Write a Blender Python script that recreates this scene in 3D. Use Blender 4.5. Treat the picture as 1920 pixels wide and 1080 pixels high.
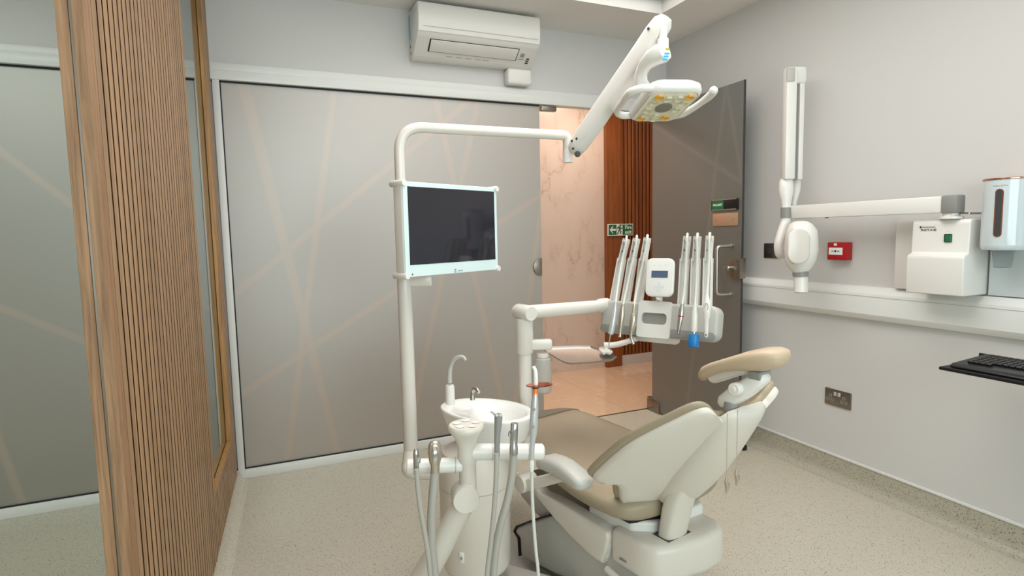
import bpy, bmesh, math, random
from mathutils import Vector, Matrix
from math import radians, sin, cos, pi
random.seed(7)
scene = bpy.context.scene
for o in list(bpy.data.objects): bpy.data.objects.remove(o)

# ---------------------------------------------------------------- camera
CAM_H = 1.32
FPX = 1073.0
RC = Matrix(((0.9190, 0.0560, -0.3890), (-0.3930, 0.0770, -0.9160), (-0.0210, 0.9950, 0.0930)))
_x = RC.col[0].normalized(); _z = RC.col[2] - _x * RC.col[2].dot(_x); _z.normalize(); _y = _z.cross(_x)
RC = Matrix((_x, _y, _z)).transposed()
EYE = Vector((0, 0, CAM_H))
cd = bpy.data.cameras.new('camera'); cam = bpy.data.objects.new('camera', cd)
scene.collection.objects.link(cam)
cd.sensor_width = 36; cd.lens = FPX / 1920 * 36; cd.clip_start = 0.05
cam.matrix_world = Matrix.Translation(EYE) @ RC.to_4x4()
scene.camera = cam

# ---------------------------------------------------------------- light
W = bpy.data.worlds.new('world'); scene.world = W; W.use_nodes = True
W.node_tree.nodes['Background'].inputs[0].default_value = (0.75, 0.87, 1.0, 1)
W.node_tree.nodes['Background'].inputs[1].default_value = 1.0
def area(name, loc, rot, sx, sy, power, col, spread=180):
    l = bpy.data.lights.new(name, 'AREA'); l.shape = 'RECTANGLE'; l.size = sx; l.size_y = sy
    l.energy = power; l.color = col
    o = bpy.data.objects.new(name, l); scene.collection.objects.link(o)
    o.location = loc; o.rotation_euler = rot; l.spread = radians(spread); return o
area('window_daylight', (0.6, -1.78, 1.5), (radians(90), 0, 0), 3.2, 1.5, 78, (0.93, 0.97, 1.0))
area('ceiling_panel_light', (0.95, 1.55, 2.725), (0, 0, 0), 1.5, 1.7, 18, (1.0, 0.975, 0.95), 150)
area('left_room_cool_fill', (-1.5, 1.6, 2.6), (0, 0, 0), 1.0, 2.0, 22, (0.90, 1.0, 0.93))  # added cool fill with no fitting, brightens the left side and tints it greenish
for _i, _x0 in enumerate((-0.9, 0.9, 2.6)):
    area('corridor_panel_light', (_x0, 4.15, 2.6), (0, 0, 0), 0.5, 0.5, 13, (1.0, 0.82, 0.70))
vs = scene.view_settings
scene.display_settings.display_device = 'sRGB'
vs.view_transform = 'Standard'; vs.look = 'None'; vs.gamma = 1; vs.use_curve_mapping = False
vs.exposure = 0.08
scene.cycles.use_denoising = True
scene.cycles.max_bounces = 10; scene.cycles.transparent_max_bounces = 12
scene.cycles.sample_clamp_indirect = 6

# ---------------------------------------------------------------- helpers
COL = scene.collection
def ray(px, py): return RC @ Vector((px - 960, 540 - py, -FPX)) / FPX
def P(px, py, d): return EYE + ray(px, py) * d                     # point seen at a pixel, d metres ahead
def onp(px, py, p0, n):
    r = ray(px, py); k = (Vector(p0) - EYE).dot(Vector(n)) / r.dot(Vector(n)); return EYE + r * k
def lin(c):
    return tuple((v/255/12.92 if v/255 <= .04045 else ((v/255+.055)/1.055)**2.4) for v in c)
MATS = {}
def mat(name, rgb, rough=.5, metal=0, **kw):
    m = bpy.data.materials.new(name); m.use_nodes = True; b = m.node_tree.nodes['Principled BSDF']
    b.inputs['Base Color'].default_value = (*lin(rgb), 1); b.inputs['Roughness'].default_value = rough
    b.inputs['Metallic'].default_value = metal
    for k, v in kw.items(): b.inputs[k.replace('_', ' ')].default_value = v
    m.diffuse_color = (*lin(rgb), 1); MATS[name] = m; return m
def N(m, t, **kw):
    n = m.node_tree.nodes.new(t)
    for k, v in kw.items():
        if k in ('operation', 'blend_type', 'data_type', 'noise_dimensions', 'feature', 'wave_type'): setattr(n, k, v)
        else: n.inputs[k.replace('_', ' ')].default_value = v
    return n
def L(m, a, b): m.node_tree.links.new(a, b)
def ramp(m, src, stops):
    r = m.node_tree.nodes.new('ShaderNodeValToRGB'); e = r.color_ramp.elements
    while len(e) < len(stops): e.new(.5)
    for i, (p, c) in enumerate(stops): e[i].position = p; e[i].color = (*c, 1)
    L(m, src, r.inputs[0]); return r

def merge(dst, src, M=None):
    if M is not None: src.transform(M)
    me = bpy.data.meshes.new('t'); src.to_mesh(me); src.free(); dst.from_mesh(me); bpy.data.meshes.remove(me); return dst
def box(a, b, bev=0, seg=2, bm=None, M=None):
    t = bmesh.new(); bmesh.ops.create_cube(t, size=1)
    a = Vector(a); b = Vector(b)
    for v in t.verts: v.co = Vector((a[i] + (b[i]-a[i]) * (v.co[i] + .5) for i in range(3)))
    if bev: bmesh.ops.bevel(t, geom=list(t.edges), offset=bev, segments=seg, affect='EDGES', profile=.5)
    if M is not None: t.transform(M)
    return t if bm is None else merge(bm, t)
def cbox(c, s, bev=0, seg=2, bm=None, M=None):
    c = Vector(c); s = Vector(s) / 2
    return box(c - s, c + s, bev, seg, bm, M)
def rings(secs, bm=None, cap=True, closed=True):
    bm = bm or bmesh.new(); R = [[bm.verts.new(p) for p in s] for s in secs]; n = len(secs[0])
    for i in range(len(R)-1):
        for j in range(n if closed else n-1):
            k = (j+1) % n
            try: bm.faces.new((R[i][j], R[i][k], R[i+1][k], R[i+1][j]))
            except ValueError: pass
    if cap and closed:
        bm.faces.new(list(reversed(R[0]))); bm.faces.new(R[-1])
    bmesh.ops.recalc_face_normals(bm, faces=bm.faces); return bm
def frames(pts):
    T = []
    for i in range(len(pts)):
        a = pts[max(i-1, 0)]; b = pts[min(i+1, len(pts)-1)]; T.append((b-a).normalized())
    u = Vector((0, 0, 1)) if abs(T[0].z) < .9 else Vector((1, 0, 0))
    u = (u - T[0]*u.dot(T[0])).normalized(); out = []
    for t in T:
        u = (u - t*u.dot(t)).normalized(); out.append((u, t.cross(u)))
    return out
def smooth_path(pts, k=6):
    pts = [Vector(p) for p in pts]
    if len(pts) < 3: return pts
    out = []
    for i in range(len(pts)-1):
        p0 = pts[i-1] if i else pts[0]*2-pts[1]; p1 = pts[i]; p2 = pts[i+1]; p3 = pts[i+2] if i+2 < len(pts) else pts[-1]*2-pts[-2]
        for j in range(k):
            t = j/k; out.append(.5*((2*p1)+(p2-p0)*t+(2*p0-5*p1+4*p2-p3)*t*t+(3*p1-p0-3*p2+p3)*t**3))
    out.append(pts[-1]); return out
def tube(pts, rad, n=20, k=1, bm=None, sq=(1, 1)):
    pts = [Vector(p) for p in pts]; rs = list(rad) if isinstance(rad, (list, tuple)) else [rad]*len(pts)
    if k > 1 and len(pts) > 2:
        q = smooth_path([(p.x, p.y, p.z) for p in pts], k); r2 = []
        for i in range(len(rs)-1):
            for j in range(k): r2.append(rs[i] + (rs[i+1]-rs[i])*j/k)
        r2.append(rs[-1]); pts, rs = q, r2
    F = frames(pts)
    return rings([[p + (u*cos(2*pi*j/n)*sq[0] + v*sin(2*pi*j/n)*sq[1])*r for j in range(n)] for p, r, (u, v) in zip(pts, rs, F)], bm)
def bend(a, b, c, r, k=8):            # a-b-c polyline with a rounded corner of radius r at b
    a, b, c = Vector(a), Vector(b), Vector(c); d1 = (a-b).normalized(); d2 = (c-b).normalized()
    h = d1.angle(d2)/2; t = r/math.tan(h); p, q = b+d1*t, b+d2*t
    return [p*(1-s)**2 + b*2*s*(1-s) + q*s*s for s in [i/k for i in range(k+1)]]
def lathe(prof, n=32, c=(0, 0, 0), axis=(0, 0, 1), sx=1, sy=1, bm=None):
    ax = Vector(axis).normalized(); q = ax.to_track_quat('Z', 'Y'); c = Vector(c)
    return rings([[c + q @ Vector((r*sx*cos(2*pi*j/n), r*sy*sin(2*pi*j/n), z)) for j in range(n)] for r, z in [(max(r, 1e-4), z) for r, z in prof]], bm)
def prism(poly, d, bev=0, seg=2, bm=None):      # poly: list of 3-D points in one plane; d: extrusion vector
    t = bmesh.new(); d = Vector(d); a = [t.verts.new(Vector(p)) for p in poly]; b = [t.verts.new(Vector(p)+d) for p in poly]
    n = len(a); t.faces.new(a); t.faces.new(list(reversed(b)))
    for i in range(n): t.faces.new((a[i], b[i], b[(i+1) % n], a[(i+1) % n]))
    bmesh.ops.recalc_face_normals(t, faces=t.faces)
    if bev: bmesh.ops.bevel(t, geom=list(t.edges), offset=bev, segments=seg, affect='EDGES', profile=.5)
    return t if bm is None else merge(bm, t)
def rrect(w, h, r, k=5):
    out = []
    for cx, cy, a0 in ((w/2-r, h/2-r, 0), (-w/2+r, h/2-r, 90), (-w/2+r, -h/2+r, 180), (w/2-r, -h/2+r, 270)):
        for i in range(k+1):
            a = radians(a0 + 90*i/k); out.append((cx+r*cos(a), cy+r*sin(a)))
    return out
def plate(w, h, r, t, M, bev=0, bm=None, k=5):       # rounded plate, local XY, thickness +Z
    x = prism([(p[0], p[1], 0) for p in rrect(w, h, r, k)], (0, 0, t)); 
    if bev: bmesh.ops.bevel(x, geom=[e for e in x.edges if abs(e.verts[0].co.z-e.verts[1].co.z) < 1e-6], offset=bev, segments=3, affect='EDGES', profile=.5)
    x.transform(M); return x if bm is None else merge(bm, x)
def frame(o, x, y, z=None):                          # matrix from axes
    x = Vector(x).normalized(); y = Vector(y); y = (y - x*y.dot(x)).normalized(); z = x.cross(y)
    M = Matrix((x, y, z)).transposed().to_4x4(); M.translation = Vector(o); return M
def catpoly(pts, k=4):
    pts = [Vector(p) for p in pts]; n = len(pts); out = []
    for i in range(n):
        p0, p1, p2, p3 = pts[i-1], pts[i], pts[(i+1) % n], pts[(i+2) % n]
        for j in range(k):
            t = j/k; out.append(.5*((2*p1)+(p2-p0)*t+(2*p0-5*p1+4*p2-p3)*t*t+(3*p1-p0-3*p2+p3)*t**3))
    return out
ROOTM = {}
def obj(name, bm, m, parent=None, ang=35, label=None, kind=None, flat=False):
    me = bpy.data.meshes.new(name)
    if parent is not None: bm.transform(ROOTM[parent].inverted())
    else:
        # put the origin of a one-mesh thing at the middle of its own base
        if bm.verts:
            lo = Vector(min(v.co[i] for v in bm.verts) for i in range(3)); hi = Vector(max(v.co[i] for v in bm.verts) for i in range(3))
            c = Vector(((lo.x+hi.x)/2, (lo.y+hi.y)/2, lo.z)); bm.transform(Matrix.Translation(-c))
    bm.to_mesh(me); bm.free(); me.materials.append(MATS[m])
    if not flat:
        for p in me.polygons: p.use_smooth = True
        me.set_sharp_from_angle(angle=radians(ang))
    o = bpy.data.objects.new(name, me); COL.objects.link(o)
    if parent is not None: o.parent = parent; ROOTM[o] = ROOTM[parent]
    else: o.location = c; ROOTM[o] = Matrix.Translation(c)
    if label: o['label'] = label
    if kind: o['kind'] = kind
    return o
def thing(name, label, cat, loc=(0, 0, 0), group=None):
    o = bpy.data.objects.new(name, None); COL.objects.link(o); o.empty_display_size = .05
    o.location = Vector(loc); ROOTM[o] = Matrix.Translation(Vector(loc))
    if label: o['label'] = label; o['category'] = cat
    if group: o['group'] = group
    return o
def tag(o, label, cat, group=None):
    o['label'] = label; o['category'] = cat
    if group: o['group'] = group
    return o
def struct(name, bm, m, **kw): return obj(name, bm, m, kind='structure', **kw)
def sroot(name, loc=(0, 0, 0)):
    o = thing(name, None, None, loc); o['kind'] = 'structure'; return o
_font = None
def text(s, size, M, depth=.0006, align='CENTER', bold=0):
    c = bpy.data.curves.new('t', 'FONT'); c.body = s; c.size = size; c.extrude = depth; c.align_x = align; c.align_y = 'CENTER'; c.offset = bold
    o = bpy.data.objects.new('t', c); COL.objects.link(o)
    dg = bpy.context.evaluated_depsgraph_get(); me = bpy.data.meshes.new_from_object(o.evaluated_get(dg))
    bm = bmesh.new(); bm.from_mesh(me); bpy.data.objects.remove(o); bpy.data.curves.remove(c); bpy.data.meshes.remove(me)
    bm.transform(M); return bm

# ---------------------------------------------------------------- materials
mat('wall_paint', (209, 207, 205), .55)
mat('ceiling_paint', (234, 230, 226), .6)
mat('white_trim', (226, 226, 223), .35)
mat('white_plastic', (229, 226, 221), .28)
mat('warm_white', (220, 214, 206), .28, Coat_Weight=.3, Coat_Roughness=.1)
mat('shell_white', (214, 207, 197), .33)
mat('grey_plastic', (186, 184, 177), .4)
mat('mid_grey', (140, 139, 135), .45)
mat('hose_grey', (168, 164, 155), .45)
mat('dark_grey', (60, 60, 62), .45)
mat('black', (14, 14, 15), .4)
mat('gasket', (12, 14, 15), .6)
mat('chrome', (205, 203, 200), .18, 1)
mat('steel', (190, 187, 182), .28, 1)
mat('nickel', (150, 142, 132), .33, 1)
mat('silver_plastic', (196, 197, 198), .3, .35)
mat('bezel', (214, 232, 232), .15)
mat('screen', (30, 28, 38), .06, Specular_IOR_Level=.6)
mat('display', (84, 96, 120), .15)
mat('red', (176, 22, 28), .3)
mat('blue', (20, 120, 190), .35)
mat('light_blue', (110, 190, 215), .4)
mat('sticker_blue', (30, 165, 215), .4)
mat('yellow', (226, 214, 40), .4)
mat('green_sign', (8, 112, 62), .4)
mat('white_print', (240, 240, 238), .5)
mat('grey_print', (150, 152, 154), .5)
mat('dark_print', (50, 52, 54), .5)
mat('rose_gold', (214, 158, 132), .15, 1)
mat('copper_plate', (196, 158, 128), .3, .35)
mat('dispenser', (204, 214, 218), .12, Coat_Weight=.5)
mat('pale_board', (206, 213, 214), .15)
mat('orange', (244, 132, 28), .35)
mat('leather', (157, 143, 120), .42)
mat('headrest_leather', (196, 174, 148), .4)
mat('ceramic', (238, 237, 233), .1, Coat_Weight=.5)
mat('black_key', (24, 24, 26), .35)
mat('clip_metal', (196, 186, 170), .3, .85)
mat('warm_led', (250, 190, 80), .25)
mat('led_lens', (250, 249, 240), .25)
def glassy(name, rgb, rough=.0, ior=1.3, alpha=1):
    m = mat(name, rgb, rough, 0, IOR=ior); b = m.node_tree.nodes['Principled BSDF']
    b.inputs['Transmission Weight'].default_value = 1; return m
glassy('orange_shield', (250, 90, 40), .05, 1.2)
glassy('clear_plastic', (235, 238, 238), .08, 1.15)
def thinclear(name, tint, gloss, rough, dif=None, difc=None):
    m = bpy.data.materials.new(name); m.use_nodes = True; nt = m.node_tree; nt.nodes.clear(); MATS[name] = m
    out = nt.nodes.new('ShaderNodeOutputMaterial'); tr = N(m, 'ShaderNodeBsdfTransparent', Color=(*lin(tint), 1))
    gl = N(m, 'ShaderNodeBsdfGlossy', Roughness=rough); fr = N(m, 'ShaderNodeFresnel', IOR=1.45)
    mx = nt.nodes.new('ShaderNodeMixShader'); geo = nt.nodes.new('ShaderNodeNewGeometry'); sb = N(m, 'ShaderNodeMath', operation='SUBTRACT'); sb.inputs[0].default_value = 1; L(m, geo.outputs['Backfacing'], sb.inputs[1]); ml = N(m, 'ShaderNodeMath', operation='MULTIPLY'); L(m, fr.outputs[0], ml.inputs[0]); L(m, sb.outputs[0], ml.inputs[1]); L(m, ml.outputs[0], mx.inputs[0]); L(m, tr.outputs[0], mx.inputs[1]); L(m, gl.outputs[0], mx.inputs[2])
    last = mx.outputs[0]
    if dif:
        d = N(m, 'ShaderNodeBsdfDiffuse', Color=(*lin(difc), 1)); m2 = N(m, 'ShaderNodeMixShader', Fac=dif)
        L(m, last, m2.inputs[1]); L(m, d.outputs[0], m2.inputs[2]); last = m2.outputs[0]
    L(m, last, out.inputs[0]); m.diffuse_color = (*lin(tint), .3)
thinclear('clear_glass', (238, 244, 242), 1, .02)
thinclear('foot_sleeve', (226, 222, 214), 1, .15, .35, (150, 140, 128))
thinclear('bottle_plastic', (225, 224, 220), 1, .12, .5, (214, 212, 206))
thinclear('light_cover', (255, 255, 252), 1, .08)

def frosted(name, lines, axis, dif, trc, w=.018, refl=.3, lc=(190, 158, 128), la=.68):
    """satin-etched glass with a printed pattern of fine crossing lines (part of the glass itself)"""
    m = bpy.data.materials.new(name); m.use_nodes = True; nt = m.node_tree; nt.nodes.clear(); MATS[name] = m
    out = nt.nodes.new('ShaderNodeOutputMaterial'); geo = nt.nodes.new('ShaderNodeNewGeometry'); acc = None
    for (a0, z0, a1, z1) in lines:
        dx, dz = a1-a0, z1-z0; ln = math.hypot(dx, dz); nx, nz = -dz/ln, dx/ln; c = -(nx*a0+nz*z0)
        dot = N(m, 'ShaderNodeVectorMath', operation='DOT_PRODUCT'); L(m, geo.outputs['Position'], dot.inputs[0])
        dot.inputs[1].default_value = (nx, 0, nz) if axis == 0 else (0, nx, nz)
        ad = N(m, 'ShaderNodeMath', operation='ADD'); L(m, dot.outputs['Value'], ad.inputs[0]); ad.inputs[1].default_value = c
        ab = N(m, 'ShaderNodeMath', operation='ABSOLUTE'); L(m, ad.outputs[0], ab.inputs[0])
        mp = nt.nodes.new('ShaderNodeMapRange'); L(m, ab.outputs[0], mp.inputs[0])
        mp.inputs[1].default_value = w*.6; mp.inputs[2].default_value = w*1.25; mp.inputs[3].default_value = 1; mp.inputs[4].default_value = 0
        if acc is None: acc = mp.outputs[0]
        else:
            mx = N(m, 'ShaderNodeMath', operation='MAXIMUM'); L(m, acc, mx.inputs[0]); L(m, mp.outputs[0], mx.inputs[1]); acc = mx.outputs[0]
    sc = N(m, 'ShaderNodeMath', operation='MULTIPLY'); L(m, acc, sc.inputs[0]); sc.inputs[1].default_value = la
    def mixc(a, b):
        x = nt.nodes.new('ShaderNodeMix'); x.data_type = 'RGBA'; L(m, sc.outputs[0], x.inputs[0])
        x.inputs[6].default_value = (*lin(a), 1); x.inputs[7].default_value = (*lin(b), 1); return x.outputs[2]
    d = nt.nodes.new('ShaderNodeBsdfDiffuse'); L(m, mixc(dif, lc), d.inputs[0])
    t = nt.nodes.new('ShaderNodeBsdfTranslucent'); L(m, mixc(trc, tuple(min(255, int(v*1.05)) for v in trc)), t.inputs[0])
    r = N(m, 'ShaderNodeBsdfRefraction', Roughness=.55, IOR=1.02); L(m, mixc(trc, trc), r.inputs[0])
    m1 = N(m, 'ShaderNodeMixShader', Fac=.5); L(m, t.outputs[0], m1.inputs[1]); L(m, r.outputs[0], m1.inputs[2])
    m2 = N(m, 'ShaderNodeMixShader', Fac=.42); L(m, d.outputs[0], m2.inputs[1]); L(m, m1.outputs[0], m2.inputs[2])
    g = N(m, 'ShaderNodeBsdfGlossy', Roughness=.48); m3 = N(m, 'ShaderNodeMixShader', Fac=refl)
    L(m, m2.outputs[0], m3.inputs[1]); L(m, g.outputs[0], m3.inputs[2]); L(m, m3.outputs[0], out.inputs[0])
    m.diffuse_color = (*lin(dif), 1)
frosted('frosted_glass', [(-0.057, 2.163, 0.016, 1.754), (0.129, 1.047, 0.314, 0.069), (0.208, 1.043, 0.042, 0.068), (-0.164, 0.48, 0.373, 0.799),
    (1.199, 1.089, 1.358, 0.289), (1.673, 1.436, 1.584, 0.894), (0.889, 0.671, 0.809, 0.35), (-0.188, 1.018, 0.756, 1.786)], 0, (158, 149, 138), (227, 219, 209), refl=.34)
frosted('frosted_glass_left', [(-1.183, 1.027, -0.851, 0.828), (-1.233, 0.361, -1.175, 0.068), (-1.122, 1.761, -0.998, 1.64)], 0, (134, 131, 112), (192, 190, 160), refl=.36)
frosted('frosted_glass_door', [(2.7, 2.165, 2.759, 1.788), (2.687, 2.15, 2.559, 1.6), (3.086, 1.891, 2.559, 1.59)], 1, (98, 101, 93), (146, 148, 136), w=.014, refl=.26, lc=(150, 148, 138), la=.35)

def speckle(name, base, dark, light):
    m = mat(name, base, .38); b = m.node_tree.nodes['Principled BSDF']; g = m.node_tree.nodes.new('ShaderNodeNewGeometry')
    v1 = N(m, 'ShaderNodeTexVoronoi', Scale=170.0); v2 = N(m, 'ShaderNodeTexVoronoi', Scale=260.0); nz = N(m, 'ShaderNodeTexNoise', Scale=330.0, Detail=2.0)
    for n in (v1, v2, nz): L(m, g.outputs['Position'], n.inputs['Vector'])
    r1 = ramp(m, nz.outputs['Fac'], [(.40, tuple(c*.86 for c in lin(base))), (.60, tuple(min(1, c*1.1) for c in lin(base)))])
    def spots(vor, th, prob, lo):
        mp = nt = N(m, 'ShaderNodeMath', operation='LESS_THAN'); L(m, vor.outputs['Distance'], mp.inputs[0]); mp.inputs[1].default_value = th
        sp = m.node_tree.nodes.new('ShaderNodeSeparateColor'); L(m, vor.outputs['Color'], sp.inputs[0])
        q = N(m, 'ShaderNodeMath', operation='LESS_THAN'); L(m, sp.outputs[lo], q.inputs[0]); q.inputs[1].default_value = prob
        x = N(m, 'ShaderNodeMath', operation='MULTIPLY'); L(m, mp.outputs[0], x.inputs[0]); L(m, q.outputs[0], x.inputs[1]); return x.outputs[0]
    last = r1.outputs[0]
    for src, col in ((spots(v1, .33, .22, 0), dark), (spots(v2, .3, .2, 1), light)):
        mx = m.node_tree.nodes.new('ShaderNodeMix'); mx.data_type = 'RGBA'; L(m, src, mx.inputs[0]); L(m, last, mx.inputs[6])
        mx.inputs[7].default_value = (*lin(col), 1); last = mx.outputs[2]
    L(m, last, b.inputs['Base Color'])
speckle('vinyl_floor', (194, 187, 171), (104, 92, 76), (228, 220, 206))
speckle('vinyl_skirting', (176, 170, 153), (96, 88, 76), (206, 198, 182))

def wood(name, a, b_, scale=26, rough=.45, var=None):
    m = mat(name, a, rough); b = m.node_tree.nodes['Principled BSDF']; g = m.node_tree.nodes.new('ShaderNodeNewGeometry')
    mp = N(m, 'ShaderNodeMapping', Scale=(scale, scale, scale*.045)); L(m, g.outputs['Position'], mp.inputs[0])
    nz = N(m, 'ShaderNodeTexNoise', Scale=1.6, Detail=6.0, Roughness=.62, Distortion=.6); L(m, mp.outputs[0], nz.inputs['Vector'])
    r = ramp(m, nz.outputs['Fac'], [(.32, lin(b_)), (.5, tuple((x+y)/2 for x, y in zip(lin(a), lin(b_)))), (.68, lin(a))])
    last = r.outputs[0]
    if var:
        m2 = N(m, 'ShaderNodeMapping', Scale=(0, 25.0, 0.0)); L(m, g.outputs['Position'], m2.inputs[0])
        wn = m.node_tree.nodes.new('ShaderNodeTexWhiteNoise'); fl = N(m, 'ShaderNodeVectorMath', operation='FLOOR'); L(m, m2.outputs[0], fl.inputs[0]); L(m, fl.outputs[0], wn.inputs['Vector'])
        mx = m.node_tree.nodes.new('ShaderNodeMix'); mx.data_type = 'RGBA'; mx.blend_type = 'MULTIPLY'; mx.inputs[0].default_value = 1
        rr = ramp(m, wn.outputs['Value'], [(0, (1-var,)*3), (1, (1+var*.6,)*3)]); L(m, last, mx.inputs[6]); L(m, rr.outputs[0], mx.inputs[7]); last = mx.outputs[2]
    L(m, last, b.inputs['Base Color']); bp = N(m, 'ShaderNodeBump', Strength=.12, Distance=.002); L(m, nz.outputs['Fac'], bp.inputs['Height']); L(m, bp.outputs[0], b.inputs['Normal'])
wood('walnut_slats', (172, 136, 100), (146, 112, 78), 30, .42, .18)
wood('walnut_edge', (170, 132, 98), (124, 90, 62), 60, .55)
wood('golden_wood', (178, 132, 80), (134, 94, 56), 45, .4)
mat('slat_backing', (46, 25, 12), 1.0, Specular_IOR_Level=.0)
wood('corridor_wood', (150, 88, 40), (112, 60, 24), 22, .4)
mat('corridor_backing', (52, 24, 8), .7)

def marble(name, base, vein, scale, rough, tiles=None):
    m = mat(name, base, rough); b = m.node_tree.nodes['Principled BSDF']; g = m.node_tree.nodes.new('ShaderNodeNewGeometry')
    nz = N(m, 'ShaderNodeTexNoise', Scale=scale*.9, Detail=5.0, Roughness=.6); L(m, g.outputs['Position'], nz.inputs['Vector'])
    mr = N(m, 'ShaderNodeMapping', Rotation=(0, radians(35), 0), Scale=(2.6, 1, .8)); L(m, g.outputs['Position'], mr.inputs[0])
    ad = N(m, 'ShaderNodeVectorMath', operation='ADD'); L(m, mr.outputs[0], ad.inputs[0])
    sb = N(m, 'ShaderNodeVectorMath', operation='SCALE'); L(m, nz.outputs['Color'], sb.inputs[0]); sb.inputs['Scale'].default_value = .9; L(m, sb.outputs[0], ad.inputs[1])
    n2 = N(m, 'ShaderNodeTexNoise', Scale=scale, Detail=4.0, Roughness=.55); L(m, ad.outputs[0], n2.inputs['Vector'])
    s1 = N(m, 'ShaderNodeMath', operation='SUBTRACT'); L(m, n2.outputs['Fac'], s1.inputs[0]); s1.inputs[1].default_value = .5
    s2 = N(m, 'ShaderNodeMath', operation='ABSOLUTE'); L(m, s1.outputs[0], s2.inputs[0])
    r = ramp(m, s2.outputs[0], [(0, lin(vein)), (.012, tuple(.75*x+.25*y for x, y in zip(lin(base), lin(vein)))), (.07, lin(base))])
    n3 = N(m, 'ShaderNodeTexNoise', Scale=2.2, Detail=2.0); L(m, g.outputs['Position'], n3.inputs['Vector'])
    rr = ramp(m, n3.outputs['Fac'], [(.35, lin(base)), (.65, r.color_ramp.elements[0].color[:3])])
    mx = m.node_tree.nodes.new('ShaderNodeMix'); mx.data_type = 'RGBA'; mk = ramp(m, n3.outputs['Fac'], [(.42, (1, 1, 1)), (.62, (0, 0, 0))])
    L(m, mk.outputs[0], mx.inputs[0]); L(m, r.outputs[0], mx.inputs[6]); mx.inputs[7].default_value = (*lin(base), 1); last = mx.outputs[2]
    if tiles:
        br = N(m, 'ShaderNodeTexBrick', Scale=1.0, Mortar_Size=.0016, Brick_Width=tiles, Row_Height=tiles); br.offset = 0
        br.inputs['Color1'].default_value = (1, 1, 1, 1); br.inputs['Color2'].default_value = (.97, .97, .97, 1); br.inputs['Mortar'].default_value = (.72, .66, .6, 1)
        L(m, g.outputs['Position'], br.inputs['Vector']); my = m.node_tree.nodes.new('ShaderNodeMix'); my.data_type = 'RGBA'; my.blend_type = 'MULTIPLY'; my.inputs[0].default_value = 1
        L(m, last, my.inputs[6]); L(m, br.outputs['Color'], my.inputs[7]); last = my.outputs[2]
    L(m, last, b.inputs['Base Color'])
marble('marble_wall', (214, 196, 182), (184, 158, 140), 1.5, .22)
marble('marble_floor', (222, 190, 160), (236, 214, 190), 2.5, .1, .8)
def emis(name, rgb, s):
    m = mat(name, (255, 255, 255), .5); b = m.node_tree.nodes['Principled BSDF']
    b.inputs['Emission Color'].default_value = (*lin(rgb), 1); b.inputs['Base Color'].default_value = (*lin(rgb), 1); b.inputs['Emission Strength'].default_value = s
emis('lit_diffuser', (255, 252, 248), 1.5)
mat('glass_cell', (232, 230, 208), .15)
mat('hose_light', (205, 203, 196), .4)
mat('pale_key', (214, 216, 218), .4)
emis('display_glow', (70, 82, 106), .2)

# ================================================================ THE ROOM
XL, XR, YB, YF, ZC = -2.6, 2.70, 3.44, -1.7, 2.64
struct('floor', box((XL-.1, YF-.1, -.06), (XR+.1, YB+.02, 0)), 'vinyl_floor')
struct('wall_right', box((XR, YF, 0), (XR+.12, YB+.14, ZC+.2)), 'wall_paint')
struct('wall_left', box((XL-.12, YF, 0), (XL, YB+.14, ZC+.2)), 'wall_paint')
struct('wall_back', box((XL, YB, 2.235), (XR, YB+.12, ZC+.2)), 'wall_paint')
b = box((XL, YF-.12, 0), (XR, YF, .75)); box((XL, YF-.12, 2.3), (XR, YF, ZC+.2), bm=b); box((XL, YF-.12, .75), (-1.0, YF, 2.3), bm=b); box((2.2, YF-.12, .75), (XR, YF, 2.3), bm=b)
struct('wall_front', b, 'wall_paint')
# ceiling with a recessed light tray
tx0, tx1, ty0, ty1 = 0.0, 2.29, -.6, 2.97
b = box((XL, YF, ZC), (tx0, YB, ZC+.2)); box((tx1, YF, ZC), (XR, YB, ZC+.2), bm=b); box((tx0, ty1, ZC), (tx1, YB, ZC+.2), bm=b); box((tx0, YF, ZC), (tx1, ty0, ZC+.2), bm=b)
box((tx0, ty0, ZC+.11), (tx1, ty1, ZC+.2), bm=b)
struct('ceiling', b, 'ceiling_paint')
t = thing('ceiling_light', 'white recessed ceiling light panel in the tray above the chair', 'ceiling light', (1.2, 1.5, ZC+.07))
b = bmesh.new()
px0, px1, py0, py1 = .35, 2.27, .1, 2.95
for a_, b_ in (((px0, py0, ZC+.072), (px1, py0+.02, ZC+.11)), ((px0, py1-.02, ZC+.072), (px1, py1, ZC+.11)), ((px0, py0, ZC+.072), (px0+.02, py1, ZC+.11)), ((px1-.02, py0, ZC+.072), (px1, py1, ZC+.11))): box(a_, b_, bm=b)
obj('frame', b, 'white_trim', t)
obj('diffuser', box((px0+.02, py0+.02, ZC+.09), (px1-.02, py1-.02, ZC+.1)), 'lit_diffuser', t)

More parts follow.
